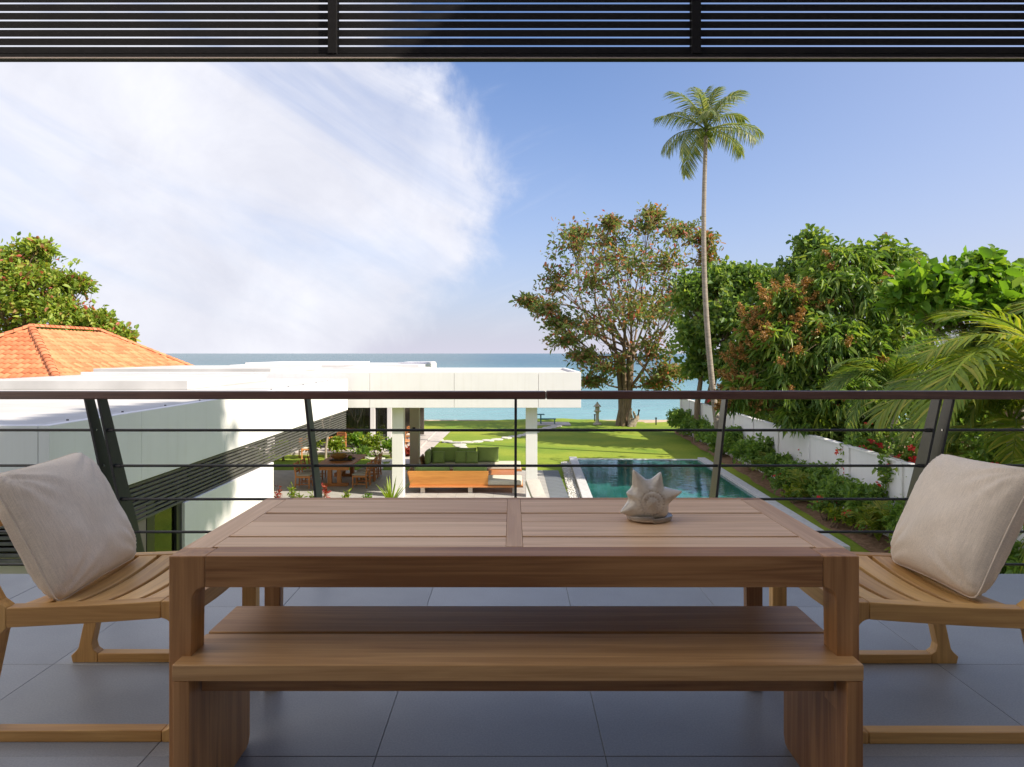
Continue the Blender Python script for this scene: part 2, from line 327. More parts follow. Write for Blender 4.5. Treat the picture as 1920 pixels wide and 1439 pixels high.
MT['bark'] = simple('bark', (0.26, 0.185, 0.125), (0.13, 0.09, 0.06), rough=.9, scale=5, bump=.8, bdist=.05, stretch=(3, 3, .6))
MT['palmbark'] = simple('palm_bark', (0.36, 0.31, 0.26), (0.22, 0.185, 0.15), rough=.9, scale=6, bump=.5, bdist=.03, stretch=(.5, .5, 5))
MT['twig'] = simple('twig', (0.24, 0.165, 0.11), (0.14, 0.10, 0.065), rough=.9, scale=8)
MT['paletwig'] = simple('pale_twig', (0.42, 0.36, 0.30), (0.30, 0.25, 0.20), rough=.9, scale=8)
MT['driftwood'] = simple('driftwood', (0.40, 0.34, 0.27), (0.24, 0.19, 0.15), rough=.9, scale=6, bump=.6, bdist=.04)
MT['lantern'] = simple('carved_stone', (0.55, 0.50, 0.42), (0.38, 0.34, 0.28), rough=.9, scale=12, bump=.5)
MT['teal'] = simple('teal_paint', (0.03, 0.16, 0.16), rough=.5)
MT['black'] = simple('black_plastic', (0.015, 0.015, 0.015), rough=.5)
MT['lf_almond'] = leaf_mat('almond_leaf', [(0, (.10, .16, .045)), (.56, (.20, .27, .08)), (.72, (.25, .22, .10)), (.88, (.30, .17, .10)), (.95, (.45, .10, .08)), (1, (.50, .24, .12))], trans=.42, tcol=(1.6, 1.4, .8))
MT['lf_almond_l'] = leaf_mat('lit_tree_leaf', [(0, (.13, .21, .03)), (.5, (.25, .34, .05)), (.86, (.36, .40, .07)), (.94, (.30, .14, .07)), (1, (.55, .12, .10))], trans=.35)  # brighter, yellower almond leaf: the sunlit look is put into the colour
MT['lf_dark'] = leaf_mat('dense_leaf', [(0, (.08, .155, .045)), (.6, (.16, .255, .065)), (1, (.28, .35, .08))], trans=.42)
MT['lf_mango'] = leaf_mat('mango_leaf', [(0, (.08, .16, .035)), (.6, (.165, .265, .05)), (1, (.28, .34, .065))], trans=.36, rough=.4)
MT['lf_panicle'] = leaf_mat('mango_flower', [(0, (.25, .12, .035)), (1, (.44, .25, .08))], trans=.2)
MT['lf_bright'] = leaf_mat('broad_bright_leaf', [(0, (.07, .16, .018)), (.6, (.13, .25, .025)), (1, (.22, .32, .04))], trans=.42)
MT['lf_palm'] = leaf_mat('palm_leaf', [(0, (.075, .14, .03)), (.6, (.13, .21, .04)), (1, (.26, .28, .06))], trans=.38)
MT['lf_palm_y'] = leaf_mat('yellow_palm_leaf', [(0, (.11, .17, .022)), (.6, (.18, .24, .028)), (1, (.32, .30, .05))], trans=.42)
MT['lf_coco'] = leaf_mat('coconut_leaf', [(0, (.10, .15, .05)), (.6, (.18, .23, .075)), (1, (.36, .34, .16))], trans=.34)
MT['lf_hedge'] = leaf_mat('hedge_leaf', [(0, (.10, .19, .05)), (.6, (.17, .28, .065)), (1, (.26, .37, .08))], trans=.38)
MT['lf_lime'] = leaf_mat('lime_leaf', [(0, (.11, .18, .020)), (.6, (.20, .28, .028)), (1, (.34, .36, .04))], trans=.4)
MT['lf_red'] = leaf_mat('red_leaf', [(0, (.22, .02, .03)), (1, (.42, .10, .05))], trans=.3, tcol=(1.5, 1, 1))
MT['flower'] = leaf_mat('red_flower', [(0, (.55, .01, .02)), (1, (.75, .05, .05))], trans=.35, tcol=(1.3, 1, 1))
MT['grass'] = leaf_mat('grass_blade', [(0, (.18, .30, .03)), (.6, (.29, .39, .045)), (1, (.42, .46, .07))], trans=.3)

# ------------------------------------------------------------------ object helpers
def tag(o, label=None, cat=None, group=None, kind=None):
    if label: o['label'] = label
    if cat: o['category'] = cat
    if group: o['group'] = group
    if kind: o['kind'] = kind
    return o
def empty(name, loc, label=None, cat=None, group=None, rz=0.0):
    o = bpy.data.objects.new(name, None); COL.objects.link(o); o.location = loc; o.rotation_euler = (0, 0, rz)
    o.empty_display_size = .2; tag(o, label, cat, group); return o
def link_mesh(name, me, parent=None):
    o = bpy.data.objects.new(name, me); COL.objects.link(o)
    if parent is not None: o.parent = parent
    return o
def fast_mesh(name, verts, faces, mat, smooth=False):
    """verts (n,3) array, faces (m,k) array with a fixed k"""
    verts = np.asarray(verts, dtype=np.float32); faces = np.asarray(faces, dtype=np.int32)
    me = bpy.data.meshes.new(name); n, (m, k) = len(verts), faces.shape
    me.vertices.add(n); me.vertices.foreach_set('co', verts.ravel())
    me.loops.add(m * k); me.loops.foreach_set('vertex_index', faces.ravel())
    me.polygons.add(m); me.polygons.foreach_set('loop_start', np.arange(0, m * k, k, dtype=np.int32))
    if smooth: me.polygons.foreach_set('use_smooth', np.ones(m, dtype=bool))
    me.update(calc_edges=True); me.validate()
    if mat: me.materials.append(mat)
    return me

class MB:
    """collects pieces of ONE part; build() links them as one mesh object"""
    def __init__(self): self.v = []; self.f = []
    def add(self, vs_, fs):
        o = len(self.v); self.v += [tuple(p) for p in vs_]; self.f += [tuple(i + o for i in q) for q in fs]; return self
    def box(self, x0, x1, y0, y1, z0, z1):
        return self.add([(x0, y0, z0), (x1, y0, z0), (x1, y1, z0), (x0, y1, z0), (x0, y0, z1), (x1, y0, z1), (x1, y1, z1), (x0, y1, z1)],
                        [(0, 3, 2, 1), (4, 5, 6, 7), (0, 1, 5, 4), (1, 2, 6, 5), (2, 3, 7, 6), (3, 0, 4, 7)])
    def prism(self, pts, ax, c0, c1):
        """polygon pts in the two axes other than ax, extruded from c0 to c1 along ax"""
        n = len(pts)
        def p3(p, c):
            if ax == 0: return (c, p[0], p[1])
            if ax == 1: return (p[0], c, p[1])
            return (p[0], p[1], c)
        vs_ = [p3(p, c0) for p in pts] + [p3(p, c1) for p in pts]
        fs = [tuple(range(n)), tuple(range(2 * n - 1, n - 1, -1))] + [(i, i + n, (i + 1) % n + n, (i + 1) % n) for i in range(n)]
        return self.add(vs_, fs)
    def tube(self, path, radii, sides=8, cap=True):
        path = [Vector(p) for p in path]; n = len(path); rings = []
        if isinstance(radii, (int, float)): radii = [radii] * n
        ref = Vector((0.31, 0.17, 0.93)).normalized()
        for i, p in enumerate(path):
            d = (path[min(i + 1, n - 1)] - path[max(i - 1, 0)])
            d = d.normalized() if d.length > 1e-9 else Vector((0, 0, 1))
            s = d.cross(ref)
            if s.length < 1e-3: s = d.cross(Vector((1, 0, 0)))
            s.normalize(); t = s.cross(d)
            rings.append([p + (s * math.cos(2 * math.pi * k / sides) + t * math.sin(2 * math.pi * k / sides)) * radii[i] for k in range(sides)])
        vs_ = [q for r in rings for q in r]; fs = []
        for i in range(n - 1):
            for k in range(sides):
                k2 = (k + 1) % sides; fs.append((i * sides + k, i * sides + k2, (i + 1) * sides + k2, (i + 1) * sides + k))
        if cap: fs += [tuple(range(sides - 1, -1, -1)), tuple((n - 1) * sides + k for k in range(sides))]
        return self.add(vs_, fs)
    def lathe(self, prof, c, sides=20):
        vs_ = []; fs = []; n = len(prof)
        for r, z in prof:
            for k in range(sides):
                t = 2 * math.pi * k / sides; vs_.append((c[0] + r * math.cos(t), c[1] + r * math.sin(t), c[2] + z))
        for i in range(n - 1):
            for k in range(sides):
                k2 = (k + 1) % sides; fs.append((i * sides + k, i * sides + k2, (i + 1) * sides + k2, (i + 1) * sides + k))
        fs += [tuple(range(sides - 1, -1, -1)), tuple((n - 1) * sides + k for k in range(sides))]
        return self.add(vs_, fs)
    def mesh(self, name, mat, bevel=0.0, seg=2, smooth=False, origin=(0, 0, 0)):
        me = bpy.data.meshes.new(name); o = origin
        me.from_pydata([(v[0] - o[0], v[1] - o[1], v[2] - o[2]) for v in self.v], [], self.f)
        bm = bmesh.new(); bm.from_mesh(me)
        bmesh.ops.recalc_face_normals(bm, faces=bm.faces)
        if bevel > 0:
            ed = [ed_ for ed_ in bm.edges if len(ed_.link_faces) == 2 and ed_.calc_face_angle(0) > 0.5]
            bmesh.ops.bevel(bm, geom=ed, offset=bevel, segments=seg, affect='EDGES', profile=.5, clamp_overlap=True)
        bm.to_mesh(me); bm.free()
        if smooth:
            me.polygons.foreach_set('use_smooth', [True] * len(me.polygons))
            try: me.set_sharp_from_angle(angle=math.radians(20 if bevel > 0 else 50))
            except Exception: pass
        if mat: me.materials.append(mat)
        return me
    def build(self, name, mat, parent=None, bevel=0.0, seg=2, smooth=False):
        org = (0, 0, 0)
        if parent is not None:
            org = parent.matrix_basis.translation.copy(); q = parent.parent
            while q is not None: org += q.matrix_basis.translation; q = q.parent
        return link_mesh(name, self.mesh(name, mat, bevel, seg, smooth, org), parent)

def copy_tree(o, parent=None):
    c = o.copy(); COL.objects.link(c); c.parent = parent
    for ch in [x for x in bpy.data.objects if x.parent == o]: copy_tree(ch, c)
    return c
def bx(name, mat, parent, dims, bevel=0.0, seg=2, smooth=False): return MB().box(*dims).build(name, mat, parent, bevel, seg, smooth)
def arc(cx, cy, r, a0, a1, n=6): return [(cx + r * math.cos(math.radians(a0 + (a1 - a0) * i / n)), cy + r * math.sin(math.radians(a0 + (a1 - a0) * i / n))) for i in range(n + 1)]
ORD = ['first', 'second', 'third', 'fourth', 'fifth', 'sixth', 'seventh', 'eighth', 'ninth', 'tenth', 'eleventh', 'twelfth', 'thirteenth', 'fourteenth', 'fifteenth', 'sixteenth', 'seventeenth', 'eighteenth', 'nineteenth', 'twentieth', 'twenty-first', 'twenty-second', 'twenty-third', 'twenty-fourth']

# ------------------------------------------------------------------ ground, water
def struct(name, mb, mat, **k):
    o = mb.build(name, mat, None, **k); o['kind'] = 'structure'; return o
def sheet(name, pts, z, mat):
    me = bpy.data.meshes.new(name); me.from_pydata([(p[0], p[1], z) for p in pts], [], [tuple(range(len(pts)))]); me.materials.append(mat)
    o = link_mesh(name, me); o['kind'] = 'structure'; return o

def make_lawn():
    # lawn with the pool cut out, gently uneven, falling off at the beach
    xs = np.unique(np.concatenate([np.arange(-90, -10, 4.0), np.arange(-10, 20, .8), np.arange(20, 90, 4.0), [2.8, 7.4]]))
    ys = np.unique(np.concatenate([np.arange(-12, 52, .8), [16.0, 27.7]]))
    V = []; idx = {}; Fc = []
    def edge_y(x): return 46.0 + 0.8 * math.sin(x * .21 + 1) + .5 * math.sin(x * .6)
    for i, x in enumerate(xs):
        for j, y in enumerate(ys):
            z = G + .02 * mnoise.noise(Vector((x * .3, y * .3, 0)))
            ey = edge_y(x)
            if y > ey: z -= (y - ey) * .30
            idx[i, j] = len(V); V.append((x, y, z))
    for i in range(len(xs) - 1):
        for j in range(len(ys) - 1):
            cx, cy = (xs[i] + xs[i + 1]) / 2, (ys[j] + ys[j + 1]) / 2
            if 2.8 < cx < 7.4 and 16.0 < cy < 27.7: continue
            Fc.append((idx[i, j], idx[i + 1, j], idx[i + 1, j + 1], idx[i, j + 1]))
    me = fast_mesh('lawn', V, Fc, MT['lawn'], True); o = link_mesh('lawn', me); o['kind'] = 'structure'
    # beach: sand from the lawn edge to the water
    bxs = np.arange(-90, 91, 1.5); bys = np.arange(43.5, 56, .7); V = []; Fc = []
    for x in bxs:
        for y in bys:
            ey = edge_y(x) - .1 - (1.6 * math.exp(-((x - 9.5) / 3.2) ** 2) + 1.0 * math.exp(-((x - 4.2) / 1.3) ** 2))
            z = G + .03 - max(0, y - 46.5) * .26 - (0.4 if y < ey else 0.0)
            if y > ey and y < edge_y(x) + 1: z = G + .05 - max(0, y - 46.0) * .2
            V.append((x, y, z))
    nb = len(bys)
    for i in range(len(bxs) - 1):
        for j in range(nb - 1): Fc.append((i * nb + j, (i + 1) * nb + j, (i + 1) * nb + j + 1, i * nb + j + 1))
    o = link_mesh('beach', fast_mesh('beach', V, Fc, MT['sand'], True)); o['kind'] = 'structure'
make_lawn()
sheet('sea', [(-25000, 49.0), (25000, 49.0), (25000, 30000), (-25000, 30000)], G - 1.15, MT['sea'])
# planting bed of bare soil along the garden wall, and ground beyond it
def soil_bed():
    V = []; Fc = []; ys = np.arange(6, 40, .4); n = 7
    for y in ys:
        for k in range(n):
            t = k / (n - 1); x0 = 8.24 + .05 * math.sin(y * 1.3) + .04 * math.sin(y * 3.1) + (y - 15) * .05; x1 = 40.0 if k == n - 1 else 9.9
            x = x0 + (9.9 - x0) * min(1, t * 1.2) if k < n - 1 else x1
            V.append((x, y, G + .012 + .09 * math.sin(min(1, t) * math.pi) + .03 * mnoise.noise(Vector((x * 3, y * 3, 0)))))
    for j in range(len(ys) - 1):
        for k in range(n - 1): Fc.append((j * n + k, j * n + k + 1, (j + 1) * n + k + 1, (j + 1) * n + k))
    o = link_mesh('soil', fast_mesh('soil', V, Fc, MT['soil'], True)); o['kind'] = 'structure'
soil_bed()

# ------------------------------------------------------------------ balcony floor of large tiles
FZ = .03             # finished floor level
fl = struct('balcony_floor', MB().box(-4.6, 3.59, -3.0, 3.72, -.28, FZ - .012), MT['grout'])
TW, TDp = .70, .60
xs0 = .285 - .70 * 8; ys0 = 2.035 - .60 * 9
shared = {}
for i in range(-7, 5):
    for j in range(-5, 4):
        x0, y0 = .285 + TW * (i - 0), 2.035 + TDp * j
        x1, y1 = x0 + TW, y0 + TDp
        if x1 > 3.58: x1 = 3.58
        if y1 > 3.72: y1 = 3.72
        if x0 > 3.5 or y0 > 3.69 or x0 < -4.7: continue
        key = (round(x1 - x0, 3), round(y1 - y0, 3))
        if key not in shared:
            shared[key] = MB().box(.0008, key[0] - .0008, .0008, key[1] - .0008, -.012, 0).mesh('tile', MT['tile'], .0012, 1)
        t = link_mesh('tile', shared[key], fl); t.location = (x0, y0, FZ + random.uniform(-.0004, .0004))

# house round the balcony: unseen walls, added and sized to shade and brighten it
hs = empty('house', (3.6, 0, G), 'main house, with unseen walls added round the tiled balcony to shade and brighten it', 'house')
bx('side_wall', MT['housewall'], hs, (3.6, 3.9, -5.0, 3.715, G, 6.7))  # unseen; built this tall to block the sun from the balcony
bx('back_wall', MT['interior'], hs, (-6.0, 3.59, -3.3, -3.01, G, 6.6))  # unseen; raised and kept dark to cut light on the table fronts
bx('bounce_wall', MT['white'], hs, (-4.95, -4.65, -5.0, 3.4, G, 8.4))  # unseen white wall added to bounce sunlight onto the balcony
bx('slab_edge', MT['white'], hs, (-4.6, 3.59, 3.55, 3.72, -.62, -.285))

# ------------------------------------------------------------------ louvred screen hanging over the balcony edge
sc_ = empty('louvre_screen', (0, 3.9, 2.976), 'black slatted louvre screen hanging across the top of the view', 'louvre')
zb = 2.976; px_div = [-5.28, -3.163, -1.045, 1.073, 3.19, 3.57]
bx('bottom_rail', MT['louvre'], sc_, (-5.3, 3.598, 3.875, 3.93, zb, zb + .026), .002)
bx('lit_edge', MT['brownwall'], sc_, (-5.3, 3.598, 3.866, 3.8745, zb - .005, zb + .003), .001)  # brown strip added to imitate the lit bottom edge of the frame
slm = {}
for b_ in range(5):
    x0, x1 = px_div[b_] + .026, px_div[b_ + 1] - .026
    me = MB().box(0, x1 - x0, 0, .006, 0, .0400).mesh('slat', MT['louvre'], .002, 1)
    for k in range(13):
        o = link_mesh('slat', me, sc_); o.location = (x0, 3.895 - 3.9, .026 + .0098 + .0499 * k)
for x in px_div: bx('divider', MT['louvre'], sc_, (x - .0255, x + .0255, 3.87, 3.935, zb + .0265, 3.62), .002)
bx('top_beam', MT['louvre'], sc_, (-5.3, 3.598, 3.85, 3.95, 3.63, 3.8), .004)

# ------------------------------------------------------------------ balustrade
bal = empty('balustrade', (0, 3.56, 0), 'balcony railing with brown wooden handrail, leaning steel posts and thin black bars', 'railing')
LEAN = .32
def ny(z): return 3.56 + LEAN * (1.03 - z)
hb = MB().box(-4.6, .180, 3.535, 3.60, 1.016, 1.058); hb.build('handrail', MT['handrail'], bal, .006, 2, True)
hb = MB().box(.183, 3.59, 3.534, 3.601, 1.0155, 1.0595); hb.build('handrail', MT['handrail'], bal, .006, 2, True)
zs_b = [.84, .635, .435, .232, .021]
post_x = [-3.39, -2.285, -2.215, -1.105, .02, 1.15, 2.295, 2.365, 3.45]
pm = MB().prism([(ny(1.015), 1.015), (ny(1.015) + .074, 1.015), (ny(-.28) + .165, -.28), (ny(-.28), -.28)], 0, -.007, .007)
pmesh = pm.mesh('post', MT['post'], .0015, 1)
bolt_me = MB().tube([(-.0105, 0, 0), (.0105, 0, 0)], .007, 8).mesh('bolt', MT['chrome'], 0, 1, True)
for x in post_x:
    o = link_mesh('post', pmesh, bal); o.location = (x, -3.56, 0)
    for z in zs_b[:3]:
        b_ = link_mesh('bolt', bolt_me, o); b_.location = (0, ny(z) + .03, z)
spans = [(-4.55, -2.27), (-2.27, -2.23), (-2.23, 2.31), (2.31, 2.35), (2.35, 3.55)]
for z in zs_b:
    y = ny(z) + .028
    MB().tube([(-4.58, y, z), (-2.30, y, z)], .0078, 10).build('bar', MT['steel'], bal, 0, 1, True)
    MB().tube([(-2.205, y - .006, z), (2.285, y - .006, z)], .0078, 10).build('bar', MT['steel'], bal, 0, 1, True)
    MB().tube([(2.375, y, z), (3.58, y, z)], .0078, 10).build('bar', MT['steel'], bal, 0, 1, True)
    for s in (-2.21, 2.29):
        MB().tube([(s, y - .006, z), (s + .035 * (-1 if s < 0 else 1) * -1, y - .006, z)], .011, 10).build('sleeve', MT['steel'], bal, 0, 1, True)

# ------------------------------------------------------------------ left wing of the villa
WX = -5.0
wg = empty('villa_wing', (WX, 7.2, G), 'long white flat-roofed villa wing with grey slatted band, left of the balcony', 'building')
zt, zf, zl = .48, -.46, -1.02
# fascia panels along the right side and the near end
ys_p = [7.2, 9.0, 11.6, 14.4, 17.4, 20.3]
for i in range(len(ys_p) - 1):
    bx('fascia_panel', MT['white'], wg, (WX - .12, WX, ys_p[i] + .003, ys_p[i + 1] - .003, zf, zt), .004, 1)
for i, (a_, b_) in enumerate([(-15.5, -11.6), (-11.6, -8.4), (-8.4, WX - .122)]):
    bx('fascia_panel', MT['white'], wg, (a_ + .003, b_ - .003, 7.201, 7.32, zf, zt - .001), .004, 1)
bx('fascia_panel', MT['white'], wg, (-15.5, WX - .123, 20.18, 20.299, zf, zt - .002), .004, 1)
bx('roof', MT['roofwhite'], wg, (-15.5, WX - .125, 7.325, 20.175, zf + .25, zt - .05))
bx('roof_upstand', MT['roofwhite'], wg, (-12.5, WX - 2.4, 15.2, 20.1, zt - .048, zt + .16), .01)
cap = MB().box(WX - .30, WX - .121, 7.33, 20.17, zt - .048, zt - .006); cap.build('gutter_flashing', MT['roofwhite'], wg, .004)
for k in range(11):
    MB().tube([(WX - .2, 7.8 + k * 1.1, zt - .008), (WX - .2, 7.8 + k * 1.1, zt + .01)], .014, 8).build('bolt', MT['louvre_grey'], wg)
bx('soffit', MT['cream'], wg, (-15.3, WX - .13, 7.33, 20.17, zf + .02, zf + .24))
# slatted band under the fascia
nsl = 9; pitch = (zf - zl) / nsl
for k in range(nsl):
    z0 = zl + pitch * k
    bx('slat', MT['louvre_grey'], wg, (WX - .075, WX - .035, 7.26, 20.25, z0 + .004, z0 + .041), .003, 1)
    bx('slat', MT['louvre_grey'], wg, (-15.3, WX - .08, 7.235, 7.275, z0 + .004, z0 + .041), .003, 1)
for y in [7.27, 8.9, 10.5, 12.1, 13.7, 15.3, 16.9, 18.5, 20.24]: bx('slat_post', MT['louvre_grey'], wg, (WX - .115, WX - .076, y - .02, y + .02, zl, zf + .01))
for x in [-6.6, -8.2, -9.8, -11.4, -13.0, -14.6]: bx('slat_post', MT['louvre_grey'], wg, (x - .02, x + .02, 7.276, 7.315, zl, zf + .01))
# lower storey
bx('wall', MT['white'], wg, (WX - .30, WX - .005, 10.2, 14.0, G, zl - .004), .004, 1)
bx('wall', MT['white'], wg, (-15.2, WX - .301, 13.75, 13.99, G, zl + .3))
bx('wall', MT['cream'], wg, (WX - 1.35, WX - 1.15, 10.3, 13.7, zl - .3, zf))
bx('recess_wall', MT['brownwall'], wg, (WX - .20, WX - .06, 7.705, 9.22, G, zl + .2))
bx('end_wall', MT['cream'], wg, (-15.2, WX - .06, 7.5, 7.7, G, zl - .02))
wn = bx('window', MT['frame'], wg, (WX - .14, WX - .05, 9.225, 9.42, G + .02, zl + .2))
bx('frame', MT['frame'], wn, (WX - .14, WX - .05, 10.04, 10.195, G + .02, zl + .2))
bx('frame', MT['frame'], wn, (WX - .13, WX - .06, 9.422, 10.038, G + .02, G + .09))
bx('pane', MT['glass'], wn, (WX - .10, WX - .088, 9.422, 10.038, G + .092, zl + .2))
cv = []; cf = []
for k in range(41):
    y = 9.70 + .009 * k; x = WX - .30 + .035 * math.sin(k * 1.3)
    cv += [(x, y, G + .1), (x, y, zl + .1)]
cf = [(2 * k, 2 * k + 2, 2 * k + 3, 2 * k + 1) for k in range(40)]
MB().add(cv, cf).build('curtain', MT['curtain'], wg, 0, 1, True)
bx('floor', MT['terrace_tile'], wg, (-15, WX - .31, 9.25, 13.7, G - .1, G + .015))
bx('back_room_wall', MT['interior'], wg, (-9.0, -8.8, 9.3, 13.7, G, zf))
# piers carrying the far end of the wing
bx('pier', MT['white'], wg, (-9.05, -8.70, 19.6, 20.0, G, zf), .004, 1)
bx('pier', MT['white'], wg, (-8.40, -8.12, 19.9, 20.15, G, zf), .004, 1)

# raised roof light box standing on the wing roof at the far left
o = bx('roof_box', MT['white'], None, (-14.9, -13.25, 17.2, 18.2, zt - .045, .57), .004, 1)
tag(o, 'small white roof box on the wing at the left edge of the view', 'roof box')

# ------------------------------------------------------------------ pavilion with dining and lounge
pv = empty('pavilion', (-3, 20.7, G), 'open white garden pavilion with flat roof on square columns above the lounge', 'building')
PZT, PZB = .68, -.43
jx = [-13.4, -10.6, -7.96, -4.42, -1.80, .82, 2.15]
for i in range(len(jx) - 1):
    bx('fascia_panel', MT['white'], pv, (jx[i] + .006, jx[i + 1] - .006, 20.70, 20.82, PZB, PZT), .005, 1)
bx('fascia_panel', MT['white'], pv, (2.03, 2.149, 20.825, 26.775, PZB, PZT), .005, 1)
bx('fascia_panel', MT['white'], pv, (-13.4, 2.149, 26.78, 26.9, PZB, PZT), .005, 1)
bx('roof', MT['roofwhite'], pv, (-13.39, 2.025, 20.825, 26.775, PZB + .1, PZT - .07))
bx('roof_upstand', MT['roofwhite'], pv, (-13.2, -7.6, 21.0, 26.6, PZT - .068, PZT + .10), .01)
MB().add([(-6.6, 21.6, PZT - .069), (-3.6, 21.6, PZT - .069), (-3.0, 26.0, PZT - .069), (-6.0, 26.0, PZT - .069), (-6.4, 21.9, PZT + .05), (-3.8, 21.9, PZT - .0), (-3.2, 25.8, PZT + .06), (-5.9, 25.8, PZT + .12)],
         [(0, 1, 5, 4), (1, 2, 6, 5), (2, 3, 7, 6), (3, 0, 4, 7), (4, 5, 6, 7)]).build('roof_cricket', MT['roofwhite'], pv)
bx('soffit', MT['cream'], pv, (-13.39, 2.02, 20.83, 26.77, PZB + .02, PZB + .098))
for (x0, y0) in [(-3.80, 21.1), (.44, 21.1), (-3.99, 26.0), (.62, 26.2), (-12.5, 26.0)]:
    c = bx('column', MT['cream'] if y0 > 25 else MT['white'], pv, (x0, x0 + .36, y0, y0 + .36, G, PZB + .015), .006, 1)
    if x0 < -3.9 and x0 > -5: bx('switch', MT['black'], c, (x0 + .11, x0 + .22, y0 - .012, y0 - .001, -1.72, -1.62))
lp = MB().lathe([(.02, .0), (.13, 0), (.15, -.03), (.12, -.07), (.03, -.09)], (-4.35, 24.2, PZB + .018), 16); lp.build('ceiling_lamp', MT['chrome'], pv, 0, 1, True)
# terrace slab in stone tiles
tf = struct('terrace', MB().box(-9.6, 1.8, 20.55, 25.95, G - .2, G + .036), MT['grout'])
tme = {}
for i in range(19):
    for j in range(9):
        x0 = -9.6 + .6 * i; y0 = 20.55 + .6 * j
        k = 'd' if x0 > .75 else 't'
        if k not in tme: tme[k] = MB().box(.003, .597, .003, .597, 0, .014).mesh('tile', MT['shaded_tile' if k == 'd' else 'terrace_tile'], .001, 1)
        o = link_mesh('tile', tme[k], tf); o.location = (x0, y0, G + .036)
TF = G + .05
# ------------------------------------------------------------------ far guest villa with glass doors
gv = empty('guest_villa', (-8, 31, G), 'white far villa behind the pavilion with tall glass doors', 'building')
bx('roof', MT['white'], gv, (-13.2, -4.36, 31.2, 38.5, -.35, .72), .006, 1)
bx('roof_box', MT['white'], gv, (-13.2, -8.2, 33.0, 38.4, .722, .80), .006, 1)
bx('roof_box', MT['white'], gv, (-5.9, -4.4, 34.5, 38.4, .722, .79), .006, 1)
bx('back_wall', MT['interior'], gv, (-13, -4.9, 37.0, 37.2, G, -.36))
bx('side_wall', MT['white'], gv, (-13.0, -12.8, 31.6, 37.0, G, -.36))
bx('floor', MT['paving'], gv, (-13.0, -4.4, 30.2, 38.6, G - .1, G + .10))
for (x0, x1, m_) in [(-6.72, -6.50, 'white'), (-5.92, -5.70, 'white'), (-11.6, -11.3, 'white')]: bx('pillar', MT[m_], gv, (x0, x1, 31.6, 31.9, G + .1, -.36), .004, 1)
for (x0, x1) in [(-11.28, -9.75), (-9.74, -8.20), (-8.19, -6.73), (-6.49, -5.93)]:
    d = bx('glass_door', MT['frame'], gv, (x0, x0 + .09, 31.72, 31.80, G + .1, -.36))
    bx('frame', MT['frame'], d, (x1 - .09, x1, 31.72, 31.80, G + .1, -.36))
    bx('frame', MT['frame'], d, (x0 + .091, x1 - .091, 31.72, 31.80, G + .1, G + .18))
    bx('pane', MT['glass'], d, (x0 + .091, x1 - .091, 31.755, 31.767, G + .181, -.37))
cv = []
for k in range(31):
    cv += [(-8.0 + .03 * k, 32.3 + .05 * math.sin(k * 1.4), G + .12), (-8.0 + .03 * k, 32.3 + .05 * math.sin(k * 1.4), -.4)]
MB().add(cv, [(2 * k, 2 * k + 2, 2 * k + 3, 2 * k + 1) for k in range(30)]).build('curtain', MT['curtain'], gv, 0, 1, True)
bx('end_pillar', MT['brownwall'], gv, (-5.69, -5.35, 31.7, 32.0, G + .1, -.36))
sheet('paving', [(-5.1, 25.9 + 1.6), (-3.95, 27.5), (-3.55, 40.2), (-5.6, 40.2)], G + .045, MT['paving'])

# ------------------------------------------------------------------ pool
def pool():
    X0, X1, Y0, Y1 = 2.52, 7.70, 15.6, 28.3
    p = empty('swimming_pool', ((X0 + X1) / 2, 22, G), 'long teal swimming pool with pale stone coping beside the lawn', 'pool')
    cz = G + .17
    me = {}
    for (xa, xb) in ((X0 - .30, X0 + .02), (X1 - .02, X1 + .30)):
        n = 14; st = (Y1 - Y0 + .4) / n
        for k in range(n):
            y0 = Y0 - .2 + k * st
            key = round(xb - xa, 3)
            if key not in me: me[key] = MB().box(0, key, .003, st - .003, -.30, 0).mesh('coping_stone', MT['coping'], .008, 2)
            o = link_mesh('coping_stone', me[key], p); o.location = (xa - p.location.x, y0 - 22, cz - G + random.uniform(-.002, .002))
    n = 9; st = (X1 - X0 - .05) / n
    mm = MB().box(.003, st - .003, 0, .22, -.30, 0).mesh('coping_stone', MT['coping'], .008, 2)
    for k in range(n):
        o = link_mesh('coping_stone', mm, p); o.location = (X0 + .025 + k * st - p.location.x, Y1 - .02 - 22, .10)
        o = link_mesh('coping_stone', mm, p); o.location = (X0 + .025 + k * st - p.location.x, Y0 - .2 - 22, .168)
    bx('basin', MT['pooltile'], p, (X0 + .0, X1 + .02, Y0, Y1, G - 1.6, G - 1.4))
    w = MB().add([(X0, Y0, G + .085), (X1, Y0, G + .085), (X1, Y1, G + .085), (X0, Y1, G + .085)], [(0, 1, 2, 3)]).build('water', MT['pool'], p)
    p.rotation_euler = (0, 0, math.radians(-2.0))
pool()
def pebbles():
    ico = bmesh.new(); bmesh.ops.create_icosphere(ico, subdivisions=1, radius=1); ico.verts.ensure_lookup_table()
    bv = np.array([v.co for v in ico.verts]); bf = np.array([[v.index for v in f.verts] for f in ico.faces]); ico.free()
    n = 2600; V = []; Fc = []
    pos = np.stack([RNG.uniform(1.84, 2.20, n), RNG.uniform(16, 28, n), np.full(n, G + .03)], 1)
    for i in range(n):
        s = RNG.uniform(.018, .035) * np.array([1, RNG.uniform(.7, 1.2), .6]); V.append(bv * s + pos[i] + [0, 0, RNG.uniform(0, .03)]); Fc.append(bf + i * len(bv))
    Vp = np.concatenate(V); Vp[:, 0] += (Vp[:, 1] - 22) * .035
    o = link_mesh('pebble_strip', fast_mesh('pebble_strip', Vp, np.concatenate(Fc), MT['pebble'], True))
    tag(o, 'strip of small white pebbles between the terrace and the pool coping', 'pebbles', kind='stuff')
pebbles()

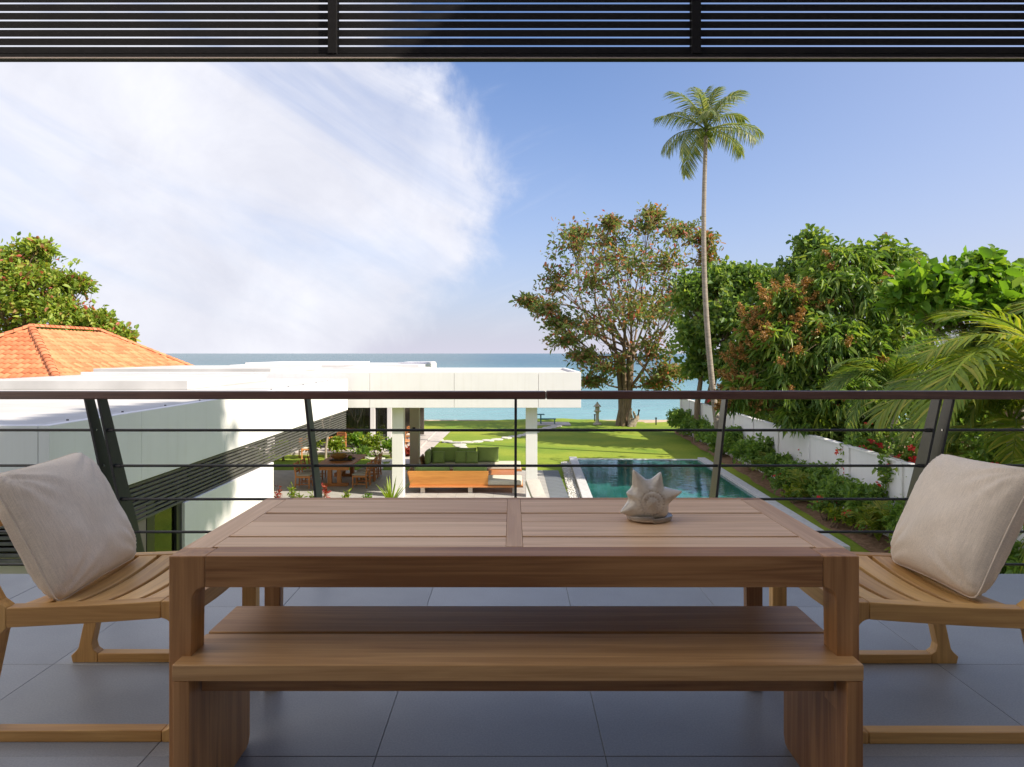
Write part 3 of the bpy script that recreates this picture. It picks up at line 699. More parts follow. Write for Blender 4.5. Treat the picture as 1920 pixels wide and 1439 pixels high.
# ------------------------------------------------------------------ garden wall on the right
gw = empty('garden_wall', (9.5, 25, G), 'white rendered garden wall with shallow piers behind the hedge', 'wall')
y = 8.0; k = 0
while y < 38.4:
    y1 = min(y + 2.6, 38.5)
    bx('panel', MT['white'], gw, (9.44, 9.56, y + .13, y1 - .13, G, G + 2.0), .004, 1)
    bx('pier', MT['white'], gw, (9.39, 9.60, y1 - .128, y1 + .128, G, G + 2.03), .006, 1)
    bx('coping', MT['white'], gw, (9.405, 9.595, y + .13, y1 - .13, G + 2.003, G + 2.05), .006, 1)
    y = y1; k += 1
gw.rotation_euler = (0, 0, math.radians(-1.4))

# ------------------------------------------------------------------ tiled roof of the neighbouring house
def tiled_house():
    A = Vector((-20.2, 28.0, 2.33)); B = Vector((-20.2, 32.6, 2.33)); T = 6.6; S = .60
    def corner(P, dx, dy, t): return Vector((P.x + dx * t, P.y + dy * t, P.z - S * t))
    c = [corner(A, 1, -1, T), corner(B, 1, 1, T), corner(B, -1, 1, T), corner(A, -1, -1, T)]
    h = empty('tiled_house', (-19.8, 29.8, G), 'neighbouring house with orange clay-tiled hip roof, at the left', 'house')
    MB().add([A - Vector((0, 0, .06)), B - Vector((0, 0, .06))] + [q - Vector((0, 0, .06)) for q in c],
             [(0, 2, 3, 1), (1, 3, 4), (0, 1, 4, 5), (0, 5, 2), (2, 5, 4, 3)]).build('roof', MT['cream'], h)
    bx('wall', MT['cream'], h, (c[3].x + 1, c[0].x - 1, c[3].y + 1, c[1].y - 1, G, c[0].z + .2))
    # barrel tiles laid course by course
    def face(P0, P1, C0, C1, name):
        """eave from C0 to C1, ridge from P0 to P1"""
        V = []; Fc = []
        up0 = ((P0 + P1) / 2 - (C0 + C1) / 2); el = (C1 - C0).normalized(); up = up0 - el * up0.dot(el); slope = up.length; up = up / slope
        n = el.cross(up).normalized()
        if n.z < 0: n = -n
        rows = int(slope / .34); W = .27
        for r in range(rows):
            s0 = r * .34; s1 = s0 + .40; f0 = s0 / slope; f1 = min(1, (s0 + .34) / slope)
            a0 = C0.lerp(P0, (f0 + f1) / 2); b0 = C1.lerp(P1, (f0 + f1) / 2)
            u0 = (a0 - C0).dot(el); u1 = (b0 - C0).dot(el)
            u = u0
            while u < u1 - .12:
                base = len(V); jit = random.uniform(-.008, .008)
                for s, hgt in ((s0, .055), (s1, .02)):
                    for q in range(5):
                        t = q / 4; arcz = .055 * math.sin(math.pi * min(1, t * 1.25)) if t < .8 else .0
                        p = C0 + el * (u + W * t) + up * (s + jit) + n * (hgt + arcz); V.append(p)
                for q in range(4): Fc.append((base + q, base + q + 1, base + 6 + q, base + 5 + q))
                # front lip
                b2 = len(V)
                for q in range(5): V.append(V[base + q] - n * .045)
                for q in range(4): Fc.append((b2 + q, b2 + q + 1, base + q + 1, base + q))
                u += W * .93
        o = link_mesh(name, fast_mesh(name, [tuple(v) for v in V], Fc, MT['rooftile']), h); o.location = -h.location; o['kind'] = 'stuff'
    face(A, B, c[0], c[1], 'roof_tiles'); face(A, A, c[3], c[0], 'roof_tiles'); face(B, B, c[1], c[2], 'roof_tiles')
    def ridge(P, Q):
        d = (Q - P); n = int(d.length / .32); V = []; Fc = []
        for i in range(n):
            p = P + d * (i / n); q = P + d * ((i + 1.15) / n); b = len(V); s = d.normalized().cross(Vector((0, 0, 1))).normalized()
            for pt, rr in ((p, .17), (q, .135)):
                for k in range(7):
                    t = math.pi * k / 6; V.append(tuple(pt + s * (rr * math.cos(t)) + Vector((0, 0, rr * math.sin(t) * .8 + .06))))
            for k in range(6): Fc.append((b + k, b + k + 1, b + 8 + k, b + 7 + k))
        o = link_mesh('ridge_tiles', fast_mesh('ridge_tiles', V, Fc, MT['rooftile'], True), h); o.location = -h.location; o['kind'] = 'stuff'
    for P, Q in ((A, B), (c[0], A), (c[1], B), (c[3], A), (c[2], B)): ridge(P, Q)
tiled_house()

# ------------------------------------------------------------------ balcony dining table
def big_table():
    x0, x1, y0, y1, zt = -.903, .914, 1.753, 2.465, .727
    t = empty('dining_table', (0, (y0 + y1) / 2, 0), 'long teak dining table with planked top in the middle of the balcony', 'table')
    ap, lw, ld = .083, .062, .075; fw = .095
    for sx in (0, 1):
        for sy in (0, 1):
            pts = [(0, FZ), (0, zt - .0005), (fw, zt - .0005), (fw, zt - ap)] + [(p[0], p[1]) for p in arc(fw, zt - ap - (fw - lw), fw - lw, 90, 180, 6)][1:] + [(lw - .008, FZ)]
            if sx: pts = [(x1 - p[0], p[1]) for p in pts]
            else: pts = [(x0 + p[0], p[1]) for p in pts]
            ya, yb = (y0, y0 + ld) if sy == 0 else (y1 - .036, y1)
            MB().prism(pts, 1, ya, yb).build('leg', MT['teak_z'], t, .003, 2, True)
    bx('front_rail', MT['teak_x'], t, (x0 + fw + .0006, x1 - fw - .0006, y0, y0 + ld + .01, zt - ap, zt), .0025, 2, True)
    bx('back_rail', MT['teak_x'], t, (x0 + fw + .0006, x1 - fw - .0006, y1 - .03, y1, zt - ap, zt), .0025, 2, True)
    for xa, xb in ((x0, x0 + .078), (x1 - .078, x1)): bx('end_rail', MT['aged_y'], t, (xa, xb, y0 + ld + .0006, y1 - .0366, zt - ap + .01, zt - .0002), .002, 2, True)
    xa, xb = x0 + .0786, x1 - .0786
    cx0, cx1 = -.016, .030
    rows = [(y0 + ld + .0108, 1.9345), (1.9485, 2.112), (2.1126, 2.2195), (2.2345, y1 - .0306)]
    bx('cross_bar', MT['aged_y'], t, (cx0, cx1, y0 + ld + .0108, y1 - .0306, zt - .03, zt + .0003), .001, 1)
    for ya, yb in rows:
        for u0, u1 in ((xa, cx0 - .0006), (cx1 + .0006, xb)): bx('plank', MT['aged_x'], t, (u0, u1, ya, yb, zt - .028, zt - random.uniform(.0001, .0005)), .0018, 2, True)
    for y in (1.942, 2.228): bx('tongue', MT['teak_x'], t, (xa, xb, y - .012, y + .012, zt - .085, zt - .06))
big_table()
def bench():
    x0, x1, y0, y1, zt = -.869, .899, 1.702, 2.104, .464
    t = empty('bench', (0, (y0 + y1) / 2, 0), 'low teak bench with two-board seat in front of the dining table', 'bench')
    bx('seat_board', MT['bench_x'], t, (x0, x1, y0, 1.8955, zt - .042, zt), .003, 2, True)
    bx('seat_board', MT['bench_x'], t, (x0, x1, 1.9075, y1, zt - .042, zt - .0004), .003, 2, True)
    bx('apron', MT['teak_x'], t, (x0 + .05, x1 - .05, y0 + .055, y0 + .08, zt - .095, zt - .0425), .002)
    bx('apron', MT['teak_x'], t, (x0 + .05, x1 - .05, y1 - .08, y1 - .055, zt - .095, zt - .0425), .002)
    for s in (0, 1):
        xa, xb = (x0 + .001, x0 + .043) if s == 0 else (x1 - .043, x1 - .001)
        pts = [(y0 + .001, zt - .0425), (y0 + .001, FZ + .02)] + [(y0 + .021, FZ)] + [(y1 - .03, FZ), (y1 - .012, FZ + .006), (y1 - .001, FZ + .03), (y1 - .001, zt - .0425)]
        lg = MB().prism(pts, 0, xa, xb).build('leg', MT['teak_z'], t, .003, 2, True)
        xin = xb if s == 0 else xa
        d = .006 if s == 0 else -.006
        MB().tube([(xin - d * .2, y0 + .05, zt - .052), (xin + d, y0 + .05, zt - .052)], .006, 10).build('bolt', MT['black'], lg)
bench()

# ------------------------------------------------------------------ slatted armless chairs
def chair():
    t = empty('lounge_chair', (0, 0, 0), 'teak slatted chair at the left end of the table, its seat curved', 'chair', 'slatted chairs at the table ends')
    HW, TH = .293, .042
    for s in (-1, 1):
        ya, yb = (s * HW, s * (HW - TH)); ya, yb = min(ya, yb), max(ya, yb)
        fl_ = [(.312, 0), (.312, .40), (.300, .447), (.22, .447), (.22, .392)] + [(p[0], p[1]) for p in arc(.22, .357, .035, 90, 0, 5)][1:] + [(.255, .070)] + arc(.222, .070, .033, 0, -90, 5)[1:] + [(.222, 0)]
        MB().prism(fl_, 1, ya, yb).build('front_leg', MT['gold_z'], t, .004, 2, True)
        top = []; bot = []
        for i in range(9):
            u = .2195 - (.2195 + .2695) * i / 8; f = i / 8
            top.append((u, .447 - .022 * f - .003 * math.sin(math.pi * f))); bot.append((u, .392 - .030 * f - .002 * math.sin(math.pi * f)))
        MB().prism(top + bot[::-1], 1, ya, yb).build('seat_rail', MT['gold_x'], t, .003, 2, True)
        bl = [(-.3505, 0), (-.418, 0), (-.425, .028), (-.405, .046), (-.395, .06), (-.335, .345), (-.345, .43), (-.440, .66), (-.452, .70), (-.412, .712), (-.400, .68), (-.315, .475)] + [(-.298, .445), (-.27, .425), (-.27, .360), (-.285, .345), (-.342, .075), (-.336, .050), (-.318, .0375), (-.318, 0)]
        MB().prism(bl, 1, ya, yb).build('back_leg', MT['gold_z'], t, .003, 2, True)
        bx('runner', MT['gold_x'], t, (-.3175, .2215, ya, yb, .0005, .037), .003, 2, True)
    def slat(u0, u1, zt_, th, nm):
        n = 14; V = []; Fc = []
        for i in range(n + 1):
            v = -(HW - TH - .001) + 2 * (HW - TH - .001) * i / n; dip = .016 * (1 - (v / (HW - TH)) ** 2)
            for (u, z) in ((u0, zt_(u0) - dip), (u1, zt_(u1) - dip), (u1, zt_(u1) - dip - th), (u0, zt_(u0) - dip - th)): V.append((u, v, z))
        for i in range(n):
            for k in range(4): Fc.append((4 * i + k, 4 * i + (k + 1) % 4, 4 * i + 4 + (k + 1) % 4, 4 * i + 4 + k))
        Fc += [(3, 2, 1, 0), tuple(4 * n + k for k in range(4))]
        MB().add(V, Fc).build(nm, MT['gold_y'], t, .003, 2, True)
    def seat_z(u): f = (.22 - u) / .49; return .445 - .022 * f - .003 * math.sin(math.pi * max(0, min(1, f)))
    slat(.232, .300, lambda u: .4455, .055, 'front_rail')
    edges = [.222, .133, .033, -.070, -.160, -.255]
    for i in range(5): slat(edges[i + 1] + .0095, edges[i] - .0095, seat_z, .030, 'seat_slat')
    for k in range(1):
        f0 = .82
        u0 = -.335 - .10 * f0; z0 = .445 + .25 * f0
        MB().add([(u0 + .03, -(HW - TH) + .001, z0), (u0 + .03, HW - TH - .001, z0), (u0 - .0, HW - TH - .001, z0 + .05), (u0 - .0, -(HW - TH) + .001, z0 + .05),
                  (u0 + .012, -(HW - TH) + .001, z0 - .008), (u0 + .012, HW - TH - .001, z0 - .008), (u0 - .018, HW - TH - .001, z0 + .042), (u0 - .018, -(HW - TH) + .001, z0 + .042)],
                 [(0, 1, 2, 3), (7, 6, 5, 4), (0, 4, 5, 1), (1, 5, 6, 2), (2, 6, 7, 3), (3, 7, 4, 0)]).build('back_slat', MT['gold_y'], t, .002, 1)
    return t
c1 = chair(); c2 = copy_tree(c1)
c1.location = (-1.33, 2.40, FZ)
c2.location = (1.345, 2.39, FZ); c2.rotation_euler = (0, 0, math.pi)
c2['label'] = 'teak slatted chair at the right end of the table, its seat curved'

# ------------------------------------------------------------------ linen cushions on the chairs
def cushion_mesh(name, mat, S=.235, T=.085, seed=1, n=44, pinch=.035, wr=.006):
    V = []; Fc = []
    def prof(u, v): return max(0.0, (1 - abs(u) ** 3.2)) ** .48 * max(0.0, (1 - abs(v) ** 3.2)) ** .48
    for side in (1, -1):
        base = len(V)
        for i in range(n + 1):
            for j in range(n + 1):
                u, v = -1 + 2 * i / n, -1 + 2 * j / n
                u = math.copysign(abs(u) ** .85, u); v = math.copysign(abs(v) ** .85, v)
                sq_ = max(abs(u), abs(v), 1e-6) / ((abs(u) ** 14 + abs(v) ** 14) ** (1 / 14) + 1e-9); uu, vv = u * sq_, v * sq_
                x = uu * S * (1 - pinch * (1 - v * v) * abs(u) ** 2); y = vv * S * (1 - pinch * (1 - u * u) * abs(v) ** 2)
                h = prof(u, v)
                q = Vector((u * 2.2 + seed, v * 2.2, side * 1.7))
                wob = mnoise.noise(q) * .10 * h
                # creases fanning from the corners and along the seams
                cu = 1 - math.hypot(1 - abs(u), 1 - abs(v)); fan = math.atan2(1 - abs(v), 1 - abs(u) + 1e-6)
                cr = wr * 1.5 * max(0, cu) * math.sin(fan * 17 + seed * 2 + (1 if u > 0 else 4)) * (h ** .5)
                ed = wr * .55 * mnoise.noise(Vector((u * 9 + seed, v * 3.5, 4 * side))) * (abs(v) ** 3) + wr * .55 * mnoise.noise(Vector((u * 3.5, v * 9, seed + side))) * (abs(u) ** 3)
                z = side * (T * h * (1 + wob) + (cr + ed) * (h > .02))
                V.append((x, y, z))
        for i in range(n):
            for j in range(n):
                a_ = base + i * (n + 1) + j; q = (a_, a_ + n + 1, a_ + n + 2, a_ + 1); Fc.append(q if side > 0 else q[::-1])
    me = fast_mesh(name, V, Fc, mat, True)
    bm = bmesh.new(); bm.from_mesh(me); bmesh.ops.remove_doubles(bm, verts=bm.verts, dist=.0004); bmesh.ops.recalc_face_normals(bm, faces=bm.faces)
    bm.to_mesh(me); bm.free(); me.polygons.foreach_set('use_smooth', [True] * len(me.polygons)); return me
def seam(o, S, pinch=.035):
    pts = []; n = 30
    def edge(u, v):
        q = max(abs(u), abs(v)) / ((abs(u) ** 14 + abs(v) ** 14) ** (1 / 14)); u2, v2 = u * q, v * q
        return (u2 * S * (1 - pinch * (1 - v * v) * abs(u) ** 2), v2 * S * (1 - pinch * (1 - u * u) * abs(v) ** 2), 0)
    for k in range(n): pts.append(edge(-1 + 2 * k / n, -1))
    for k in range(n): pts.append(edge(1, -1 + 2 * k / n))
    for k in range(n): pts.append(edge(1 - 2 * k / n, 1))
    for k in range(n + 1): pts.append(edge(-1, 1 - 2 * k / n))
    link_mesh('seam', MB().tube(pts, .0026, 6).mesh('seam', MT['linen'], 0, 1, True), o)
def lean_cushion(name, me, mat_, bot, lean_dx, h, label, group, tilt=0.0):
    o = link_mesh(name, me)
    # local: x along the width (world Y), y up along the lean, z = face normal
    L_ = math.hypot(lean_dx, h); up = Vector((lean_dx / L_, 0, h / L_)); w = Vector((0, 1, 0))
    nrm = w.cross(up)
    M_ = Matrix((w, up, nrm)).transposed().to_4x4()
    o.matrix_world = Matrix.Translation(bot + up * L_ / 2) @ M_ @ Matrix.Rotation(tilt, 4, 'Z'); tag(o, label, 'cushion', group); seam(o, .236); return o
lean_cushion('cushion', cushion_mesh('cushion', MT['linen'], .236, .098, 1), None, Vector((-1.475, 2.385, .455)), -.215, .415, 'beige linen cushion leaning on the left slatted chair', 'linen cushions on the chairs', .03)
lean_cushion('cushion', cushion_mesh('cushion', MT['linen'], .236, .098, 5), None, Vector((1.485, 2.385, .455)), .215, .420, 'beige linen cushion leaning on the right slatted chair', 'linen cushions on the chairs', -.04)

# ------------------------------------------------------------------ ceramic conch shell on the table
def shell():
    c = Vector(((1217 - 960) / F * 2.12, 2.13, .727))
    t = empty('shell_ornament', c, 'glazed cream ceramic conch shell ornament with spikes standing on the table', 'ornament')
    # body: a rounded hump seen end-on, spire spiral facing the camera (-Y), spikes around the shoulder
    nu, nv = 120, 84; V = []; Fc = []
    spikes = [(117, .058, 15), (70, .044, 13), (17, .050, 14), (201, .040, 14), (160, .018, 11)]
    for j in range(nv + 1):
        f = j / nv                       # 0 = front pole (towards camera), 1 = back pole
        ph = f * math.pi
        for i in range(nu):
            th = 2 * math.pi * i / nu
            rx, rz = .063, .060
            ct, st_ = math.cos(th), math.sin(th)
            ex = 2.4 if st_ > 0 else 5.0
            sq = (abs(ct) ** ex + abs(st_) ** ex) ** (-1 / ex)
            rad = math.sin(ph) ** .62
            x, z = rx * sq * ct * rad, rz * sq * st_ * rad
            y = -.052 * math.cos(ph)
            # spikes grow out of the shoulder ring
            for (ang, ln, wd) in spikes:
                da = (math.degrees(th) - ang + 180) % 360 - 180
                sh = math.exp(-((f - .38) / .15) ** 2); g = max(0.0, 1 - math.hypot(da, 2.2) / (wd * 2.0)) ** 1.25
                x += math.cos(math.radians(ang)) * ln * g * sh; z += math.sin(math.radians(ang)) * ln * g * sh
                y -= .004 * g * sh
            # spiral groove and dotted ridge on the spire face
            if f < .42:
                r = math.hypot(x, z); sp = (th / (2 * math.pi) + r / .0155) % 1.0
                y += .0019 * math.exp(-((sp - .5) / .10) ** 2) * (1 if r < .045 else .4)
                y -= .006 * math.exp(-(r / .012) ** 2)
                y += .0016 * (math.sin(th * 26) > .6) * math.exp(-((r - .038) / .005) ** 2)
                y += .0016 * (math.sin(th * 15) > .5) * math.exp(-((r - .021) / .003) ** 2)
            V.append((x, y, z + .066))
    for j in range(nv):
        for i in range(nu):
            i2 = (i + 1) % nu; Fc.append((j * nu + i, j * nu + i2, (j + 1) * nu + i2, (j + 1) * nu + i))
    V = [(v[0] if v[2] > 0 else v[0], v[1], max(v[2], .008)) for v in V]
    me = fast_mesh('body', V, Fc, MT['ceramic'], True)
    bm = bmesh.new(); bm.from_mesh(me); bmesh.ops.remove_doubles(bm, verts=bm.verts, dist=.0002); bmesh.ops.recalc_face_normals(bm, faces=bm.faces); bm.to_mesh(me); bm.free()
    b = link_mesh('body', me, t)
    # flared lip it stands on
    V = []; Fc = []; n = 48; prof = [(.0, .006), (.6, .006), (.85, .010), (.97, .018), (1.0, .016), (.97, .006), (.9, .0008), (0, .0008)]
    for (r, z) in prof:
        for k in range(n):
            a_ = 2 * math.pi * k / n; rr = r * (1 + .07 * math.sin(3 * a_ + 1)); V.append((.073 * rr * math.cos(a_), .058 * rr * math.sin(a_), z + .006 * r * (math.sin(2 * a_) > 0) * abs(math.sin(a_))))
    for j in range(len(prof) - 1):
        for k in range(n): Fc.append((j * n + k, j * n + (k + 1) % n, (j + 1) * n + (k + 1) % n, (j + 1) * n + k))
    link_mesh('lip', fast_mesh('lip', V, Fc, MT['ceramic'], True), t)
    # side flange running up the right flank
    MB().tube([(.052, -.012, .012), (.058, -.016, .045), (.052, -.02, .08), (.036, -.024, .104)], [.011, .009, .008, .005], 10).build('flange', MT['ceramic'], t, 0, 1, True)
shell()

# ------------------------------------------------------------------ lounge in the pavilion
def sofa(y_seat0, y_seat1, y_back, facing, label, name='sofa'):
    """platform sofa 3.7 m long; facing = -1 looks at the camera, +1 looks away"""
    x0, x1 = -3.33, .36
    t = empty(name, ((x0 + x1) / 2, (y_seat0 + y_seat1) / 2, TF), label, 'sofa', 'teak platform sofas in the pavilion')
    bx('platform', MT['red_x'], t, (x0, x1, y_seat0, y_seat1, TF + .20, TF + .255), .006)
    for x in (x0 + .35, x0 + 1.9, x1 - .35):
        for y in (y_seat0 + .12, y_seat1 - .22): bx('leg', MT['cream'], t, (x, x + .14, y, y + .1, TF, TF + .199), .004)
    z0, z1 = TF + .256, TF + .80
    dy = -.10 if facing > 0 else .10
    xa, xb = x0 + .02, x0 + 2.55
    yb = y_back
    pts = [(xa, yb, z0), (xb, yb, z0), (xb + .02, yb + dy, z1 - .06), (xa - .06, yb + dy, z1 - .06)]
    th = .04 if facing > 0 else -.04
    V = pts + [(p[0], p[1] + th, p[2]) for p in pts]
    MB().add(V, [(0, 1, 2, 3), (7, 6, 5, 4), (0, 4, 5, 1), (1, 5, 6, 2), (2, 6, 7, 3), (3, 7, 4, 0)]).build('back_panel', MT['orange_x'], t, .006)
    # sloping arm at the left end
    y0, y1 = (y_seat0, y_seat1)
    V = [(x0 + .02, y0 + .08, z0), (x0 + .02, y1 - .08, z0), (x0 - .10, y1 - .08, z1 - .10), (x0 - .10, y0 + .08, z1 - .10)]
    V += [(p[0] + .04, p[1], p[2]) for p in V]
    MB().add(V, [(0, 1, 2, 3), (7, 6, 5, 4), (0, 4, 5, 1), (1, 5, 6, 2), (2, 6, 7, 3), (3, 7, 4, 0)]).build('arm_panel', MT['teak_y'], t, .005)
    bx('seat_cushion', MT['creamfab'], t, (x0 + .10, x1 - .03, y_seat0 + .06, y_seat1 - .06, TF + .257, TF + .43), .045, 4, True)
    return t
sofa(24.55, 25.65, 25.55, -1, 'far teak platform sofa with green back cushions facing the camera')
sofa(21.60, 22.70, 21.66, 1, 'near teak platform sofa with its plain wooden back turned to the camera')
def puff(name, label, c, sx, sz, sy, rx=0.0, rz=0.0, group=None, mat='greenfab', seed=1):
    V = []; Fc = []; n = 14
    for side in (1, -1):
        b = len(V)
        for i in range(n + 1):
            for j in range(n + 1):
                u, v = -1 + 2 * i / n, -1 + 2 * j / n; h = (max(0, 1 - abs(u) ** 3.5) * max(0, 1 - abs(v) ** 3.5)) ** .45
                V.append((u * sx / 2 * (1 - .05 * (1 - v * v)), -side * sy / 2 * h * (1 + .15 * mnoise.noise(Vector((u * 2 + seed, v * 2, side)))), v * sz / 2 * (1 - .05 * (1 - u * u))))
        for i in range(n):
            for j in range(n):
                q = b + i * (n + 1) + j; f = (q, q + n + 1, q + n + 2, q + 1); Fc.append(f if side > 0 else f[::-1])
    me = fast_mesh(name, V, Fc, MT[mat], True)
    bm = bmesh.new(); bm.from_mesh(me); bmesh.ops.remove_doubles(bm, verts=bm.verts, dist=.001); bmesh.ops.recalc_face_normals(bm, faces=bm.faces); bm.to_mesh(me); bm.free()
    o = link_mesh(name, me); o.location = c; o.rotation_euler = (rx, 0, rz); tag(o, label, 'cushion', group); return o
gb = 'green cushions on the pavilion sofas'; zc = TF + .43
puff('back_cushion', 'large green back cushion at the left of the far sofa', (-2.55, 25.35, zc + .27), 1.10, .58, .22, -.22, 0, gb, seed=1)
puff('back_cushion', 'large green back cushion in the middle of the far sofa', (-1.72, 25.36, zc + .26), .75, .56, .22, -.22, 0, gb, seed=2)
puff('back_cushion', 'large green back cushion at the right end of the far sofa', (-.92, 25.36, zc + .27), .84, .58, .22, -.22, 0, gb, seed=3)
puff('throw_cushion', 'small square green cushion nearest the arm of the far sofa', (-2.76, 25.02, zc + .22), .46, .46, .16, -.3, .1, gb, seed=4)
puff('throw_cushion', 'small square green cushion, left one of the pair on the far sofa', (-1.92, 25.06, zc + .22), .44, .46, .16, -.3, .05, gb, seed=5)
puff('throw_cushion', 'small square green cushion, right one of the pair on the far sofa', (-1.50, 25.00, zc + .22), .46, .46, .16, -.3, -.05, gb, seed=6)
o = puff('bolster', 'green side cushion leaning on the arm of the far sofa', (-3.16, 25.10, zc + .24), .80, .52, .24, 0, math.radians(90), gb, seed=7); o.rotation_euler = (0, -.0, math.radians(90)); 
puff('back_cushion', 'green back cushion showing above the near sofa back, at its left', (-2.62, 21.90, zc + .22), 1.22, .52, .2, .22, 0, gb, seed=8)
puff('back_cushion', 'green back cushion showing above the near sofa back, at its right', (-1.38, 21.90, zc + .22), 1.18, .52, .2, .22, 0, gb, seed=9)
# low table between the sofas
lt = empty('coffee_table', (-1.3, 23.6, TF), 'low teak coffee table between the two platform sofas', 'table')
bx('top', MT['red_x'], lt, (-2.1, .1, 23.15, 24.0, TF + .30, TF + .35), .006)
for x in (-2.0, -.1):
    for y in (23.22, 23.85): bx('leg', MT['red_z'], lt, (x, x + .1, y, y + .08, TF, TF + .299), .004)
# sun lounger by the pavilion column
sl = empty('sun_lounger', (0, 0, 0), 'cream sun lounger with raised back beside the front pavilion column', 'sun lounger')
MB().prism([(-.06, .66), (.02, .78), (.62, .40), (1.9, .38), (1.9, .28), (.60, .28)], 1, -.22, .22).build('mattress', MT['greyfab'], sl, .03, 3, True)
bx('frame', MT['cream'], sl, (.40, 1.95, -.24, .24, .20, .278), .006)
for x in (.42, 1.85):
    for y in (-.22, .16): bx('leg', MT['cream'], sl, (x, x + .06, y, y + .06, 0, .199))
sl.location = (.62, 20.25, G); sl.rotation_euler = (0, 0, math.radians(-74))

# ------------------------------------------------------------------ garden dining set
def garden_table():
    x0, x1, y0, y1, z = -6.72, -5.47, 22.55, 25.1, TF + .75
    t = empty('garden_table', (-6.1, 23.8, TF), 'reddish wooden trestle table on the terrace with a bowl on it', 'table')
    n = 6; w = (x1 - x0) / n
    for k in range(n): bx('plank', MT['red_y'], t, (x0 + w * k + .002, x0 + w * (k + 1) - .002, y0, y1, z - .05, z), .003)
    bx('apron', MT['red_x'], t, (x0 + .06, x1 - .06, y0 + .05, y0 + .09, z - .16, z - .051)); bx('apron', MT['red_x'], t, (x0 + .06, x1 - .06, y1 - .09, y1 - .05, z - .16, z - .051))
    for y in (y0 + .25, y1 - .45):
        for dx in (-.22, .10): bx('leg', MT['red_z'], t, ((x0 + x1) / 2 + dx, (x0 + x1) / 2 + dx + .14, y, y + .14, TF + .10, z - .051), .005)
        bx('foot', MT['red_x'], t, ((x0 + x1) / 2 - .48, (x0 + x1) / 2 + .48, y - .01, y + .15, TF, TF + .099), .01)
    bx('stretcher', MT['red_y'], t, ((x0 + x1) / 2 - .03, (x0 + x1) / 2 + .03, y0 + .40, y1 - .46, TF + .3, TF + .42), .004)
    tr = empty('tray', (-6.05, 23.8, z), 'dark wooden tray on the garden table under the bowl', 'tray')
    bx('base', MT['interior'], tr, (-6.45, -5.65, 23.55, 24.05, z + .001, z + .02), .006)
    for y in (23.55, 24.03): bx('rim', MT['interior'], tr, (-6.45, -5.65, y, y + .02, z + .0205, z + .05))
    b = MB().lathe([(.08, 0), (.16, .01), (.27, .09), (.33, .17), (.31, .17), (.25, .10), (.14, .03), (.01, .025)], (-6.18, 23.8, z + .021), 22).build('bowl', MT['gold_x'], None, 0, 1, True)
    tag(b, 'round brown wooden bowl on the garden table', 'bowl')
    g = MB().lathe([(.03, 0), (.07, .03), (.085, .08), (.06, .13), (.01, .15)], (-5.78, 23.8, z + .021), 14).build('fruit', MT['lf_lime'], None, 0, 1, True)
    tag(g, 'yellow green fruit beside the bowl on the garden table', 'fruit')
garden_table()
def dining_chair():
    t = empty('dining_chair', (0, 0, 0), '', 'chair', 'wooden chairs round the garden table')
    for s in (-1, 1):
        MB().prism([(.20, 0), (.245, 0), (.245, .42), (.20, .42)], 1, s * .23 - .02, s * .23 + .02).build('leg', MT['red_z'], t, .003)
        MB().prism([(-.27, 0), (-.225, 0), (-.20, .42), (-.27, .86), (-.31, .86), (-.245, .42)], 1, s * .23 - .02, s * .23 + .02).build('leg', MT['red_z'], t, .003)
        bx('stretcher', MT['red_x'], t, (-.222, .198, s * .23 - .012, s * .23 + .012, .12, .15)); bx('seat_rail', MT['red_x'], t, (-.198, .198, s * .23 - .016, s * .23 + .016, .36, .42))
    bx('seat_rail', MT['red_y'], t, (.20, .235, -.208, .208, .36, .42)); bx('seat', MT['greyfab'], t, (-.20, .25, -.235, .235, .421, .475), .018, 3, True)
    for z in (.55, .68, .80):
        u = -.215 - (z - .42) * .16
        bx('back_slat', MT['red_y'], t, (u - .035, u - .01, -.208, .208, z - .035, z + .035), .003)
    return t
dc = dining_chair(); first = True
spots = [(-5.15, 22.75, math.pi, 'right', 'nearest the camera'), (-5.15, 23.42, math.pi, 'right', 'second from the camera'), (-5.15, 24.09, math.pi, 'right', 'third from the camera'), (-5.15, 24.76, math.pi, 'right', 'furthest from the camera'),
         (-7.05, 22.65, 0, 'left', 'nearest the camera'), (-7.05, 23.35, 0, 'left', 'second from the camera'), (-7.05, 24.2, 0, 'left', 'third from the camera')]
for (x, y, r, side, w_) in spots:
    o = dc if first else copy_tree(dc); first = False
    o.location = (x, y, TF); o.rotation_euler = (0, 0, r + random.uniform(-.05, .05)); o['label'] = 'wooden chair on the %s side of the garden table, %s' % (side, w_)
# lighter chairs on the far villa terrace
def terrace_chair(loc, rz, label):
    t = empty('terrace_chair', (0, 0, 0), label, 'chair', 'orange wooden chairs by the far villa')
    for sx in (-.28, .24):
        for sy in (-.28, .24): bx('leg', MT['red_z'], t, (sx, sx + .045, sy, sy + .045, 0, .62 if sx > 0 else .82))
    bx('seat', MT['red_x'], t, (-.27, .27, -.27, .27, .38, .43)); bx('seat_cushion', MT['creamfab'], t, (-.22, .26, -.24, .24, .431, .50), .02, 2, True)
    for s in (-.29, .25): bx('arm', MT['red_x'], t, (-.28, .30, s, s + .05, .621, .65))
    for z in (.56, .68, .78): bx('back_slat', MT['red_y'], t, (-.275, -.25, -.234, .239, z, z + .07))
    t.location = loc; t.rotation_euler = (0, 0, rz)
terrace_chair((-8.05, 30.75, G + .1), math.radians(-120), 'orange wooden chair in front of the glass doors of the far villa')
terrace_chair((-9.0, 29.2, G + .02), math.radians(-60), 'orange wooden chair among yellow plants left of the frangipani')
terrace_chair((-5.0, 33.2, G + .1), math.radians(-90), 'orange wooden chair seen between the two left pavilion columns')
ct = empty('side_table', (-4.95, 30.6, G + .05), 'small round orange wooden table seen between the pavilion columns', 'table')
